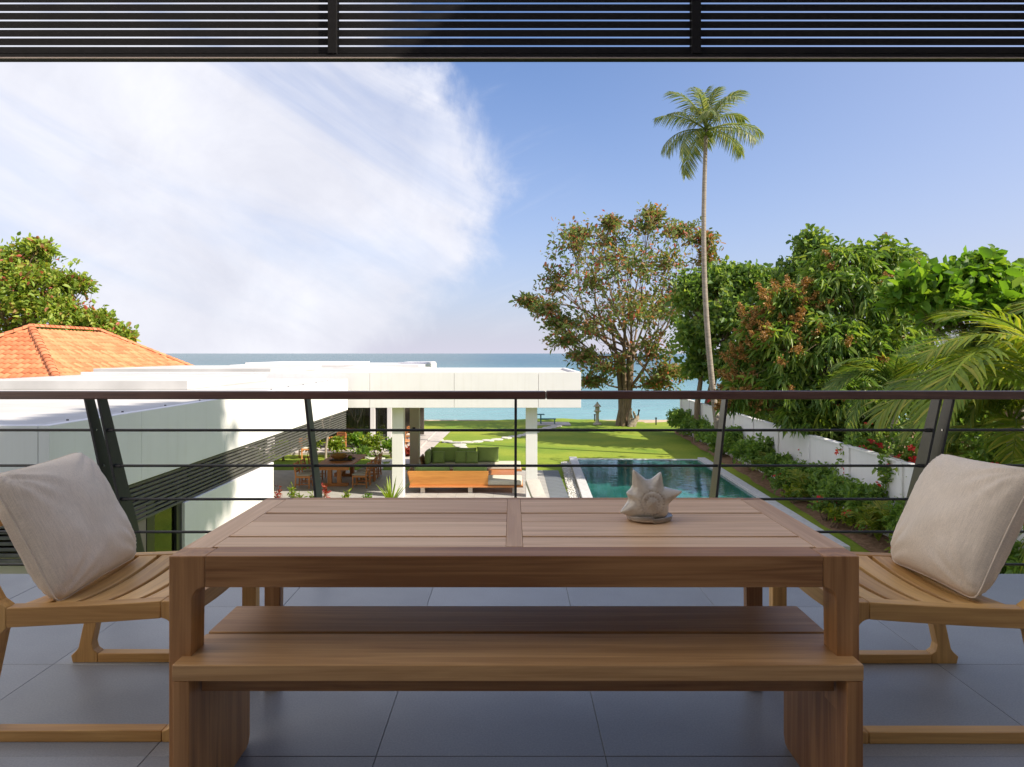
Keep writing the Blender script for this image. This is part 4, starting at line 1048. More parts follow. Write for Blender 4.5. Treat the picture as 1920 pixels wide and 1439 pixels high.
MB().lathe([(.02, .52), (.36, .52), (.37, .54), (.36, .56), (.01, .56)], (-4.95, 30.6, G + .05), 20).build('top', MT['red_x'], ct)
for k in range(3):
    an = 2.1 * k; MB().tube([(-4.95 + .06 * math.cos(an), 30.6 + .06 * math.sin(an), G + .57), (-4.95 + .27 * math.cos(an), 30.6 + .27 * math.sin(an), G + .05)], .022, 6).build('leg', MT['red_z'], ct)

# ------------------------------------------------------------------ stepping stones
def stone_me(seed):
    r = random.Random(seed); n = 14; V = []
    ph = [r.uniform(0, 6.28) for _ in range(3)]
    ring = [1 + .07 * math.sin(2 * t + ph[0]) + .05 * math.sin(3 * t + ph[1]) + .03 * math.sin(5 * t + ph[2]) for t in [2 * math.pi * k / n for k in range(n)]]
    for (s, z) in ((1, -.03), (1, .022), (.93, .034)):
        V += [(ring[k] * s * math.cos(2 * math.pi * k / n), ring[k] * s * math.sin(2 * math.pi * k / n), z) for k in range(n)]
    Fc = [tuple(2 * n + k for k in range(n))]
    for j in range(2): Fc += [(j * n + k, j * n + (k + 1) % n, (j + 1) * n + (k + 1) % n, (j + 1) * n + k) for k in range(n)]
    return MB().add(V, Fc).mesh('stepping_stone', MT['stone'])
sm = [stone_me(s) for s in range(5)]
def stones(pts, rad, where, grp):
    for i, (px, py) in enumerate(pts):
        p = GX(px, py); o = link_mesh('stepping_stone', sm[i % 5]); o.location = (p.x, p.y, G + .01); o.scale = (rad, rad * .8, 1); o.rotation_euler = (0, 0, i * 1.3)
        tag(o, '%s pale stepping stone %s' % (ORD[i], where), 'stepping stone', grp)
stones([(668, 854), (682, 858), (706, 861), (722, 865), (705, 870), (729, 874), (704, 880), (786, 868), (768, 861)], .40, 'of the path beside the garden dining table, from far to near', 'stepping stones by the dining table')
stones([(820, 826), (838, 829), (854, 831), (862, 835), (864, 838), (866, 842), (855, 844.5), (876, 830), (895, 829), (915, 827), (932, 825), (950, 822), (965, 819.5), (980, 817), (993, 814), (1002, 811)], .37, 'of the lawn path behind the sofa, starting at the left', 'stepping stones across the lawn')
stones([(1018, 806), (1025, 804.3), (1031, 802.6), (1037, 801), (1043, 799.5)], .42, 'of the straight path right of the column, towards the beach', 'stepping stones to the beach')

# ------------------------------------------------------------------ things at the beach end of the lawn
ln = GX(1120, 797); st = empty('stone_lantern', ln, 'pale carved stone lantern on a slim post near the big tree', 'lantern')
def lz(prof, nm, mat='lantern', sides=8): MB().lathe(prof, ln, sides).build(nm, MT[mat], st)
lz([(.26, 0), (.27, .08), (.20, .12), (.14, .16), (.13, .20)], 'base'); lz([(.125, .20), (.10, .5), (.115, .78), (.16, .84)], 'shaft'); lz([(.20, .841), (.24, .87), (.24, .91), (.17, .93)], 'shelf')
for k in range(4):
    an = math.pi / 4 + k * math.pi / 2; MB().tube([(ln.x + .14 * math.cos(an), ln.y + .14 * math.sin(an), ln.z + .93), (ln.x + .14 * math.cos(an), ln.y + .14 * math.sin(an), ln.z + 1.17)], .03, 6).build('pillar', MT['lantern'], st)
lz([(.10, .931), (.08, 1.05), (.10, 1.17)], 'core'); lz([(.27, 1.171), (.24, 1.20), (.15, 1.30), (.06, 1.40), (.07, 1.43), (.0, 1.50)], 'roof')
bp = GX(1027, 797); bn = empty('beach_bench', bp, 'thin teal metal bench on stone slab at the beach edge', 'bench')
bx('seat', MT['teal'], bn, (bp.x - .52, bp.x + .52, bp.y - .2, bp.y + .2, G + .36, G + .41), .01)
for s in (-.46, .42):
    for q in (-.16, .12): bx('leg', MT['teal'], bn, (bp.x + s, bp.x + s + .05, bp.y + q, bp.y + q + .05, G + .06, G + .359))
tp = GX(1014, 796); tb = empty('beach_table', tp, 'small teal T-shaped post table left of the beach bench', 'table')
bx('top', MT['teal'], tb, (tp.x - .24, tp.x + .24, tp.y - .2, tp.y + .2, G + .62, G + .67), .01); bx('post', MT['teal'], tb, (tp.x - .04, tp.x + .04, tp.y - .04, tp.y + .04, G + .03, G + .619))
ps = GX(1038, 797.5); o = MB().box(ps.x - 1.3, ps.x + 1.1, ps.y - .3, ps.y + 1.4, G - .05, G + .06).build('stone_slab', MT['paving'], None, .02); tag(o, 'flat pale stone slab under the teal bench at the beach', 'slab')
for (px, py, lb) in ((1230, 797, 'right of the big tree'), (1115, 790, 'beside the stone lantern')):
    q = GX(px, py); l = empty('path_light', q, 'short black path light on the lawn ' + lb, 'light', 'path lights'); bx('post', MT['black'], l, (q.x - .035, q.x + .035, q.y - .035, q.y + .035, G, G + .40)); bx('head', MT['black'], l, (q.x - .06, q.x + .06, q.y - .06, q.y + .06, G + .401, G + .47), .01)

# ------------------------------------------------------------------ vegetation
def unit(a): return a / np.maximum(np.linalg.norm(a, axis=-1, keepdims=True), 1e-9)
def leaf_arrays(P, D, Ln, Wd, rng, fold=.22, droop=.12, upbias=.8):
    n = len(P); D = unit(D)
    U = rng.normal(size=(n, 3)); U[:, 2] += upbias; U = unit(U)
    S = unit(np.cross(D, U)); Nn = np.cross(S, D)
    Ln = np.broadcast_to(Ln, n)[:, None]; Wd = np.broadcast_to(Wd, n)[:, None]
    dz = np.zeros((n, 3)); dz[:, 2] = -1
    v = np.empty((n, 6, 3))
    v[:, 0] = P
    v[:, 1] = P + D * Ln * .30 + S * Wd * .44 + Nn * Wd * fold
    v[:, 2] = P + D * Ln * .68 + S * Wd * .40 + Nn * Wd * fold + dz * Ln * droop * .4
    v[:, 3] = P + D * Ln + dz * Ln * droop
    v[:, 4] = P + D * Ln * .68 - S * Wd * .40 + Nn * Wd * fold + dz * Ln * droop * .4
    v[:, 5] = P + D * Ln * .30 - S * Wd * .44 + Nn * Wd * fold
    b = (np.arange(n) * 6)[:, None]
    f = np.concatenate([b + [0, 3, 2, 1], b + [0, 5, 4, 3]], 0)
    return v.reshape(-1, 3), f
def leaves_obj(name, parts_, mat, parent, origin):
    V = []; Fc = []; o = 0
    for v, f in parts_: V.append(v); Fc.append(f + o); o += len(v)
    me = fast_mesh(name, np.concatenate(V) - np.array(origin), np.concatenate(Fc), mat); return link_mesh(name, me, parent)
def bend(p, q, sag, rng, n=5, wob=.06):
    p, q = np.array(p, float), np.array(q, float); L = np.linalg.norm(q - p); pts = []
    w = rng.normal(size=3) * wob * L
    for i in range(n + 1):
        t = i / n; pts.append(p + (q - p) * t + np.array([0, 0, sag * L * 4 * t * (1 - t)]) + w * math.sin(math.pi * t))
    return pts
def crown(lobes, per_lobe, rng, shell=.45):
    """twig tips spread through the lobes' volumes, densest near their surface"""
    tips = []; dirs = []; own = []
    for li, (c, r) in enumerate(lobes):
        c, r = np.array(c), np.array(r)
        n = per_lobe if isinstance(per_lobe, int) else int(per_lobe * (r[0] * r[2] + r[0] * r[1] + r[1] * r[2]) / 3 * 4)
        d = unit(rng.normal(size=(n, 3))); d[:, 2] = np.where(d[:, 2] < -.55, -d[:, 2], d[:, 2])
        k = (shell + (1 - shell) * rng.random(n) ** .7)[:, None] * (1 + .09 * rng.normal(size=(n, 1)))
        k = k * (1 + .42 * np.array([[mnoise.noise(Vector((q[0] * 2.6 + li * 7.7, q[1] * 2.6, q[2] * 2.6)))] for q in d]))
        tips.append(c + d * r * k); dirs.append(d); own += [li] * n
    return np.concatenate(tips), np.concatenate(dirs), np.array(own)
def rosette(tips, dirs, m, Ln, Wd, rng, spread=.9, up=.25, twig=.25, droop=.12, jitter=.34, upbias=.8, fold=.22):
    n = len(tips); P = np.repeat(tips, m, 0); A = np.repeat(dirs, m, 0)
    P = P - A * (rng.random((n * m, 1)) * twig) + rng.normal(size=(n * m, 3)) * twig * .30
    D = A * .7 + rng.normal(size=(n * m, 3)) * spread; D[:, 2] += up
    L_ = Ln * (1 + jitter * rng.normal(size=n * m)).clip(.5, 1.6)
    return leaf_arrays(P, D, L_, L_ * Wd / Ln, rng, droop=droop, upbias=upbias, fold=fold)
def tree(name, label, base, trunk, tr, lobes, per_lobe, leaf, matleaf, rng, group='garden trees', bark='bark', limb_r=.10, twigs=True, from_f=.45, extra=None, cat='tree', shell=.45, ntw=36):
    base = Vector(base); t = empty(name, base, label, cat, group)
    mb = MB()
    for path, r0, r1 in trunk:
        n = len(path); mb.tube(path, [r0 + (r1 - r0) * i / (n - 1) for i in range(n)], 10)
    main = trunk[0][0]; mainp = [np.array(q, float) for q in main]
    tips, dirs, own = crown(lobes, per_lobe, rng, shell)
    for li, (c, r) in enumerate(lobes):
        k = min(len(mainp) - 1, max(0, int(len(mainp) * (from_f + (1 - from_f) * rng.random()))))
        st_ = mainp[k]; p = bend(st_, c, -.06, rng, 6, .07); mb.tube(p, [limb_r * (1 - .72 * i / 6) for i in range(7)], 6)
        if twigs:
            sel = np.where(own == li)[0]; sel = sel[rng.random(len(sel)) < min(1, ntw / max(1, len(sel)))]
            for s in sel:
                f0 = p[rng.integers(2, 7)]; q = bend(f0, tips[s], .03, rng, 3, .08); mb.tube(q, [limb_r * .22, limb_r * .16, limb_r * .10, limb_r * .05], 3, False)
    mb.build('trunk', MT[bark], t, 0, 1, True)
    pr = [rosette(tips, dirs, leaf['m'], leaf['L'], leaf['W'], rng, leaf.get('spread', .9), leaf.get('up', .2), leaf.get('twig', .3), leaf.get('droop', .12), upbias=leaf.get('upbias', .8))]
    leaves_obj('crown', pr, MT[matleaf], t, base)
    if extra: extra(t, base, tips, dirs, own)
    return t
def LB(px, py, y, rpx, rpy, rd=None):
    c = PX(px, py, y); rx = rpx / F * y; rz = rpy / F * y; return (tuple(c), (rx, rd if rd else rx, rz))

# --- tropical almond on the lawn
def almond():
    rng = np.random.default_rng(5); Y = 42.6; b = GX(1172, 799); b.y = Y
    lob = [(1075, 470, -1.5, 62, 48), (1140, 450, 1.5, 60, 38), (1215, 430, 0, 62, 40), (1285, 432, 1.5, 48, 30), (1325, 490, 0, 30, 40), (1045, 540, .5, 50, 50), (1020, 585, -1, 48, 30), (1100, 545, -3, 70, 58), (1165, 520, -3.5, 70, 60), (1235, 510, -2, 60, 55), (1270, 560, 1, 40, 50),
           (1100, 620, -2, 62, 46), (1165, 600, -3.8, 60, 52), (1225, 590, -2, 55, 48), (1130, 690, -1.5, 60, 40), (1210, 665, -2, 40, 42), (1060, 640, 1, 40, 32), (1225, 408, 0, 24, 16), (1140, 425, -1, 24, 14), (1085, 440, 0, 22, 12), (990, 565, 0, 22, 8), (1245, 700, -1, 45, 26), (1165, 480, 3, 90, 50), (1180, 580, 3.5, 80, 60), (1090, 672, -.5, 34, 22), (1110, 718, 0, 40, 18), (1230, 722, 0, 40, 16), (1275, 700, 0, 30, 18), (1045, 610, -1, 34, 20), (1310, 455, -1, 34, 20)]
    lobes = [((PX(px, py, Y).x, Y + dy, PX(px, py, Y).z), (rx / F * Y, max(rx, 34) / F * Y * .95, ry / F * Y)) for px, py, dy, rx, ry in lob]
    tk = []
    for k in range(7):      # fluted, many-stemmed trunk
        an = k * .9; ox, oy = .28 * math.cos(an), .28 * math.sin(an)
        top = PX(1150 + rng.uniform(-45, 50), 640 + rng.uniform(-60, 30), Y)
        tk.append(([(b.x + ox * 1.5, Y + oy * 1.5, G - .05), (b.x + ox * .8, Y + oy * .8, G + 1.0), (b.x + .05 + ox * 1.2, Y + oy * 1.2, G + 2.4), (b.x + ox * 1.8, Y + oy * 1.8, G + 4.4), (top.x, Y + oy * 4, top.z)], .27 if k == 0 else .19, .08))
    tree('almond_tree', 'big almond tree with sparse reddish leaves standing on the lawn by the sea', b, tk, .4, lobes, 105, dict(m=7, L=.26, W=.12, spread=.9, up=.25, twig=.42), 'lf_almond', rng, limb_r=.075, from_f=.5, shell=.08, ntw=14)
    # a dead stump leaning by its foot
    s = GX(1190, 800); st_ = empty('driftwood_stump', s, 'gnarled grey dead stump with upright prongs beside the big tree', 'stump')
    mb = MB()
    for pts, r0 in (([(s.x - .3, s.y, G - .05), (s.x - .1, s.y, G + .35), (s.x + .2, s.y, G + .55), (s.x + .3, s.y + .1, G + 1.05)], .2), ([(s.x - .1, s.y, G), (s.x + .12, s.y, G + .4), (s.x - .1, s.y - .1, G + .95)], .16), ([(s.x - .3, s.y + .1, G - .02), (s.x - .28, s.y, G + .8), (s.x - .2, s.y, G + 1.15)], .12)):
        mb.tube(pts, [r0 * (1 - .6 * i / (len(pts) - 1)) for i in range(len(pts))], 8)
    mb.build('wood', MT['driftwood'], st_, 0, 1, True)
almond()
# --- dense green tree right of it
def dense():
    rng = np.random.default_rng(8); Y = 34
    lob = [(1300, 560, 0, 45, 45), (1345, 535, 0, 55, 40), (1400, 545, 0, 55, 45), (1450, 545, 0, 40, 45), (1295, 640, -1, 42, 42), (1350, 610, -2, 60, 60), (1410, 620, -2, 55, 60), (1360, 690, -2, 55, 50), (1310, 690, 0, 30, 30), (1440, 680, -2, 40, 60), (1390, 520, 1, 50, 26), (1420, 740, -2, 60, 40), (1360, 600, 3, 80, 90)]
    lobes = [((PX(px, py, Y).x, Y + dy, PX(px, py, Y).z), (rx / F * Y, rx / F * Y, ry / F * Y)) for px, py, dy, rx, ry in lob]
    b = PX(1322, 780, Y); b.z = G
    tk = [([(b.x, Y, G), (b.x + .15, Y, G + 2), (b.x + .6, Y, G + 4), (b.x + 1.3, Y, G + 6)], .24, .10), ([(b.x - .45, Y, G), (b.x - .40, Y, G + 2), (b.x - .2, Y, G + 3.4), (b.x - .1, Y, G + 5)], .17, .08), ([(b.x + .8, Y, G), (b.x + .75, Y, G + 2.4), (b.x + 1.5, Y, G + 5)], .17, .08)]
    tree('green_tree', 'dense dark green tree behind the tall palm trunk', b, tk, .3, lobes, 190, dict(m=10, L=.25, W=.165, spread=1.0, up=.2, twig=.42, upbias=1.2), 'lf_dark', rng, limb_r=.10)
    rng = np.random.default_rng(18); Y = 31
    lob = [(1525, 470, 0, 34, 34), (1500, 520, 0, 45, 40), (1550, 520, 0, 45, 50), (1480, 560, 0, 45, 45), (1530, 590, 0, 60, 60)]
    lobes = [((PX(px, py, Y).x, Y + dy, PX(px, py, Y).z), (rx / F * Y, rx / F * Y, ry / F * Y)) for px, py, dy, rx, ry in lob]
    b = Vector((PX(1520, 0, Y).x, Y, G))
    tree('green_tree', 'darker tree top rising behind the mango tree at its left', b, [([(b.x, Y, G), (b.x, Y, G + 3), (b.x + .3, Y, G + 7)], .22, .1)], .3, lobes, 190, dict(m=10, L=.24, W=.16, spread=1.0, up=.2, twig=.45), 'lf_dark', rng)
dense()
# --- mango tree with drooping leaves and brown flower spikes
def mango():
    rng = np.random.default_rng(9); Y = 23
    lob = [(1590, 500, 0, 70, 48), (1660, 500, 0, 62, 46), (1705, 530, 0, 36, 36), (1540, 560, -.5, 60, 55), (1620, 570, -1, 75, 60), (1470, 590, -.5, 52, 48), (1450, 660, -1, 60, 55), (1520, 650, -1.5, 65, 60), (1600, 660, -1.5, 70, 60), (1680, 620, -.5, 55, 60), (1450, 720, -1, 62, 50), (1530, 735, -1.8, 70, 50), (1610, 740, -1.5, 65, 45), (1680, 700, -1, 50, 60), (1400, 690, 0, 34, 40), (1480, 780, -1.3, 55, 32), (1560, 640, 2, 120, 130), (1420, 630, 0, 30, 40), (1385, 745, -.4, 36, 34)]
    lobes = [((PX(px, py, Y).x, Y + dy, PX(px, py, Y).z), (rx / F * Y, rx / F * Y, ry / F * Y)) for px, py, dy, rx, ry in lob]
    b = Vector((11.8, Y, G))
    fk = PX(1620, 640, Y)
    tk = [([(b.x, Y, G), (b.x, Y, G + 1.8), (b.x + .2, Y, G + 3.6), (b.x + .3, Y, fk.z + .6)], .26, .10)]
    def panicles(t, base, tips, dirs, own):
        sel = np.isin(own, [5, 6, 14, 17, 18]) & (dirs[:, 1] < .45) & (rng.random(len(own)) < .42)
        sel |= (rng.random(len(own)) < .018) & (dirs[:, 1] < .2)
        tp, dr = tips[sel], dirs[sel]
        pr = []
        for s in np.linspace(0, 1, 16):
            off = dr * (.02 + .38 * s) + np.array([0, 0, .12 * s]); r = .11 * (1 - s * .8)
            pp = np.repeat(tp + off, 5, 0); pp = pp + rng.normal(size=pp.shape) * r * .8
            pr.append(leaf_arrays(pp, rng.normal(size=pp.shape), .075, .06, rng))
        leaves_obj('flower_spikes', pr, MT['lf_panicle'], t, base)
    tree('mango_tree', 'large mango tree with drooping leaves and brown flower spikes over the wall', b, tk, .3, lobes, 128, dict(m=11, L=.30, W=.075, spread=.75, up=-.55, twig=.22, droop=.35, upbias=.9), 'lf_mango', rng, limb_r=.09, extra=panicles, shell=.55)
mango()
def broad():
    rng = np.random.default_rng(10); Y = 14.5
    lob = [(1700, 560, 0, 50, 40), (1755, 540, 0, 55, 42), (1815, 525, 0, 50, 42), (1870, 540, 0, 55, 45), (1920, 560, 0, 50, 50), (1760, 590, -.5, 50, 35), (1830, 585, -.5, 55, 40), (1900, 610, -.5, 50, 40), (1845, 500, 0, 26, 20), (1980, 560, 0, 60, 70)]
    lobes = [((PX(px, py, Y).x, Y + dy, PX(px, py, Y).z), (rx / F * Y, rx / F * Y * 1.3, ry / F * Y)) for px, py, dy, rx, ry in lob]
    b = Vector((11.2, Y + .4, G))
    tree('broadleaf_tree', 'bright green tree with large rounded leaves at the right edge', b, [([(b.x, b.y, G), (b.x - .1, b.y, G + 2.5), (b.x - .6, b.y, G + 4.6)], .16, .07)], .2, lobes, 90, dict(m=6, L=.23, W=.15, spread=1.0, up=.35, twig=.22, upbias=1.3), 'lf_bright', rng, limb_r=.05)
broad()
def left_tree():
    rng = np.random.default_rng(12); Y = 40
    lob = [(40, 500, 0, 60, 40), (70, 470, 0, 28, 18), (0, 520, 0, 60, 60), (90, 540, -1, 60, 40), (140, 535, 0, 34, 22), (40, 580, -2, 70, 50), (120, 590, -1, 60, 40), (180, 610, 0, 45, 30), (225, 632, 0, 30, 18), (-60, 560, 0, 80, 80), (150, 640, 0, 80, 40), (20, 640, 0, 80, 50)]
    lobes = [((PX(px, py, Y).x, Y + dy, PX(px, py, Y).z), (rx / F * Y, rx / F * Y, ry / F * Y)) for px, py, dy, rx, ry in lob]
    b = Vector((PX(20, 0, Y).x, Y, G))
    tree('almond_tree', 'bright green tree with red leaves behind the orange tiled roof', b, [([(b.x, Y, G), (b.x + .3, Y, G + 3), (b.x - .2, Y, G + 6)], .4, .2)], .4, lobes, 160, dict(m=9, L=.30, W=.15, spread=.9, up=.3, twig=.5, upbias=1.1), 'lf_almond_l', rng, limb_r=.14)
left_tree()

# --- palms
def frond_mesh(name, mat, Ln=2.4, droop=.9, nl=42, ll=.62, seed=1, lift=.55, hang=.35, wid=.035, twist=0.0):
    """one feather-shaped leaf: midrib arching along +X, leaflets both sides"""
    r = random.Random(seed); V = []; Fc = []; mb = MB()
    def rib(t):
        x = Ln * (t - .10 * t ** 3); z = Ln * (lift * t - droop * t ** 2.1); return Vector((x * (1 - .12 * droop * t * t), 0, z))
    pts = [rib(i / 10) for i in range(11)]; mb.tube(pts, [.030 * Ln / 2.4 * (1 - .85 * i / 10) + .003 for i in range(11)], 5)
    for k in range(nl):
        t = .14 + .86 * (k + .5) / nl; p = rib(t); d = (rib(min(1, t + .02)) - rib(t - .02)).normalized()
        l = ll * (math.sin(math.pi * (t * .86 + .10)) ** .7) * r.uniform(.85, 1.1)
        for s in (-1, 1):
            side = Vector((0, s, 0)); ang = .62 + .45 * t + r.uniform(-.08, .08)
            dirv = (side * math.cos(ang * .9) + d * math.sin(ang * .9) + Vector((0, 0, .28 - .25 * t + r.uniform(-.1, .1)))).normalized()
            upv = dirv.cross(d * s).normalized() if True else Vector((0, 0, 1))
            w = (d - dirv * d.dot(dirv)).normalized() * wid * .5
            g = Vector((0, 0, -1)); h = hang * r.uniform(.7, 1.35)
            m1 = p + dirv * l * .5 + g * l * h * .22; m2 = p + dirv * l * .82 + g * l * h * .75; tip = p + dirv * l * .97 + g * l * h * 1.15
            b = len(V); V += [p - w * .5, p + w * .5, m1 - w, m1 + w, m2 - w * .6, m2 + w * .6, tip - w * .08, tip + w * .08]
            Fc += [(b, b + 1, b + 3, b + 2), (b + 2, b + 3, b + 5, b + 4), (b + 4, b + 5, b + 7, b + 6)]
    mb.add(V, Fc); me = bpy.data.meshes.new(name); me.from_pydata(mb.v, [], mb.f); me.materials.append(mat); return me
FR = {}
for k, (m_, kw) in {'coco': ('lf_coco', dict(Ln=3.3, droop=.45, nl=50, ll=.80, hang=.7, lift=.40, wid=.05)), 'palm': ('lf_palm', dict(Ln=2.3, droop=.85, nl=40, ll=.62, hang=.35, lift=.6, wid=.042)), 'yel': ('lf_palm_y', dict(Ln=2.3, droop=.80, nl=44, ll=.66, hang=.28, lift=.55, wid=.036)), 'small': ('lf_palm_y', dict(Ln=.9, droop=.75, nl=18, ll=.30, hang=.3, lift=.8, wid=.03))}.items():
    FR[k] = [frond_mesh('frond', MT[m_], seed=s, **{**kw, 'droop': kw['droop'] * (0.8 + .2 * s)}) for s in range(3)]
def palm(name, label, base, top, r0, r1, kind, n, rng, tilt=(-.5, 1.3), scale=1.0, group='palms beyond the wall', az_bias=None, coconuts=False, curve=0.0, stems=1):
    base = Vector(base); t = empty(name, base, label, 'palm', group)
    top = Vector(top)
    if (top - base).length > .25:
        path = []
        for i in range(13):
            f = i / 12; path.append(base.lerp(top, f) + Vector((curve * math.sin(math.pi * f), 0, 0)))
        mb = MB(); mb.tube(path, [r0 * (1.25 if i == 0 else 1) + (r1 - r0) * i / 12 for i in range(13)], 10); mb.build('trunk', MT['palmbark'], t, 0, 1, True)
    for i in range(n):
        f = (i + .5) / n; az = i * 2.39996 + rng.uniform(-.25, .25)
        if az_bias is not None and i % 2: az = az_bias + rng.uniform(-1.1, 1.1)
        el = tilt[1] + (tilt[0] - tilt[1]) * f ** .8 + rng.uniform(-.1, .1)
        o = link_mesh('frond', FR[kind][i % 3], t); o.location = top - base
        s = scale * rng.uniform(.85, 1.1) * (.75 + .25 * min(1, 2.5 * f)); o.scale = (s, s, s)
        o.rotation_euler = Matrix.Rotation(az, 3, 'Z').to_4x4().to_3x3().to_euler() if False else (rng.uniform(-.25, .25), -el, az)
    if coconuts:
        for k in range(5):
            an = k * 1.256; MB().lathe([(.01, -.13), (.09, -.08), (.12, 0), (.09, .09), (.01, .13)], (top.x + .2 * math.cos(an), top.y + .2 * math.sin(an), top.z - .22), 10).build('coconut', MT['lf_palm_y'], t, 0, 1, True)
    return t
rg = np.random.default_rng(21)
pb = Vector((PX(1350, 0, 29.5).x + .05, 29.5, G)); pt = PX(1324, 244, 29.5)
palm('coconut_palm', 'very tall slender coconut palm rising above the trees', pb, pt,   .145, .085, 'coco', 21, rg, tilt=(-.6, 1.55), scale=.86, group='coconut palms', coconuts=True, curve=-.38)
# low palms over the wall at the right
PL = [((10.6, 14.0), 655, 'palm', 16, 1.05, 'dull green palm with arching fronds below the mango tree, right of it'), ((10.4, 11.8), 640, 'yel', 16, 1.15, 'yellow green feathery palm near the right edge above the handrail'), ((11.3, 12.6), 600, 'palm', 14, 1.1, 'tall green palm under the broadleaf tree at the right edge'),
      ((9.9, 9.2), 850, 'palm', 16, 1.0, 'low green palm behind the right cushion, below the handrail'), ((9.0, 9.8), 905, 'yel', 12, .85, 'small bright palm low behind the right cushion'), ((9.9, 17.3), 690, 'palm', 12, .85, 'small shaded palm tucked under the mango tree'), ((11.6, 10.8), 690, 'yel', 14, 1.2, 'bright palm at the far right behind the long low frond'), ((9.6, 12.6), 760, 'yel', 12, .95, 'lime palm just behind the paired leaning posts'), ((9.2, 8.2), 960, 'palm', 12, .9, 'lowest green palm at the right edge below the cushion')]
for (x, y), py, kd, n, s, lb in PL:
    zt_ = H - (py + 40 - 663) / F * y; palm('garden_palm', lb, (x, y, G), (x + rg.uniform(-.2, .2), y, zt_), .12, .08, kd, n, rg, tilt=(-.35, 1.35), scale=s, az_bias=math.radians(190))
# one large frond reaching in low from the right, over the handrail
q = PX(1935, 735, 9.6); palm('garden_palm', 'palm whose long frond reaches in from the right edge over the handrail', (q.x + .6, 9.8, G), (q.x + .55, 9.8, q.z - .15), .12, .09, 'yel', 11, rg, tilt=(-.15, 1.2), scale=1.3, az_bias=math.radians(172))

# --- shrubs
def flower_mesh(seed):
    r = random.Random(seed); V = [(0, 0, 0)]; Fc = []
    for k in range(5):
        an = 2 * math.pi * k / 5 + r.uniform(-.12, .12); l = r.uniform(1.0, 1.35); b = len(V)
        for da, rr, z in ((-.5, .75, .28), (-.28, 1.0, .30), (0, 1.1, .18), (.28, 1.0, .30), (.5, .75, .28)): V.append((l * rr * math.cos(an + da), l * rr * math.sin(an + da), z + r.uniform(-.06, .06)))
        Fc += [(0, b, b + 1, b + 2), (0, b + 2, b + 3, b + 4)]
    return MB().add(V, Fc).mesh('flower', MT['flower'])
FLW = [flower_mesh(q) for q in range(3)]
def shrub(name, label, c, r, h, leaf, matleaf, rng, group, n=110, m=9, flowers=0, stems=5, fl_r=.06, cat='shrub', bark='twig'):
    c = Vector(c); t = empty(name, c, label, cat, group); mb = MB()
    lobes = [((c.x + rng.uniform(-.3, .3) * r, c.y + rng.uniform(-.3, .3) * r, c.z + h * (.35 + .4 * rng.random())), (r * rng.uniform(.55, .85), r * rng.uniform(.55, .85), h * rng.uniform(.3, .42))) for _ in range(5)]
    tips, dirs, own = crown(lobes, n // 5, rng, .35)
    tips[:, 2] = np.maximum(tips[:, 2], c.z + .05)
    for k in range(stems):
        l = lobes[k % 5][0]; mb.tube(bend((c.x + rng.uniform(-.1, .1), c.y + rng.uniform(-.1, .1), c.z - .02), l, .0, rng, 3, .1), [.022, .016, .012, .008], 5)
    mb.build('stem', MT[bark], t)
    leaves_obj('foliage', [rosette(tips, dirs, m, leaf[0], leaf[1], rng, 1.0, .3, leaf[0] * 1.1)], MT[matleaf], t, c)
    if flowers:
        sel = rng.integers(0, len(tips), flowers * 6); sel = [s for s in sel if dirs[s][1] < .25 and dirs[s][0] < .35][:flowers]
        for s in sel:
            o = link_mesh('flower', FLW[int(rng.integers(0, 3))], t); o.location = Vector(tips[s] + dirs[s] * .10) - c; k_ = fl_r * rng.uniform(.8, 1.2); o.scale = (k_, k_, k_)
            o.rotation_euler = Vector(dirs[s]).to_track_quat('Z', 'Y').to_euler()
    return t
rh = np.random.default_rng(33)
ys_h = np.concatenate([np.linspace(38.2, 24, 9), np.linspace(22.4, 10.6, 9)])
for i, y in enumerate(ys_h):
    far = y > 23; hgt = (1.36 if far else 1.24) * rh.uniform(.88, 1.1)
    shrub('hedge_shrub', '%s rounded green shrub of the hedge along the white wall, counted from the sea' % ORD[i], (8.98 + .028 * (y - 17) + rh.uniform(-.12, .1), y, G + .05), .78 if not far else .85, hgt, (.11, .05) if not far else (.14, .065), 'lf_hedge', rh, 'hedge shrubs along the garden wall', n=300 if not far else 220, m=11)
rl = ['closest to the sea', 'second from the sea', 'third from the sea', 'fourth from the sea', 'fifth from the sea', 'sixth from the sea', 'seventh from the sea']
for i, (y, kd) in enumerate([(22.9, 'p'), (21.2, 'f'), (19.6, 'p'), (18.2, 'f'), (16.9, 'f'), (15.6, 'p'), (14.3, 'f'), (12.9, 'f'), (20.4, 'l'), (17.5, 'l')]):
    x = 8.58 + .04 * (y - 17) + rh.uniform(-.06, .1)
    if kd == 'p':
        palm('young_palm', 'young yellow green palm in the soil bed, %s' % rl[[22.9, 19.6, 15.6].index(y)], (x, y, G + .06), (x, y, G + .22), .03, .02, 'small', 13, rh, tilt=(.35, 1.5), scale=1.25, group='young palms in the bed')
    elif kd == 'f':
        shrub('flowering_shrub', 'low shrub with red flowers in front of the hedge, %s' % rl[[21.2, 18.2, 16.9, 14.3, 12.9].index(y)], (x, y, G + .06), .42, .62, (.09, .04), 'lf_hedge' if i % 2 else 'lf_lime', rh, 'red flowering shrubs in the bed', n=90, m=8, flowers=9, fl_r=.05)
    else:
        shrub('lime_shrub', 'small lime green shrub at the soil edge, %s' % ('nearer the sea' if y > 19 else 'nearer the balcony'), (x - .1, y, G + .05), .34, .5, (.10, .05), 'lf_lime', rh, 'lime shrubs in the bed', n=60, m=8)
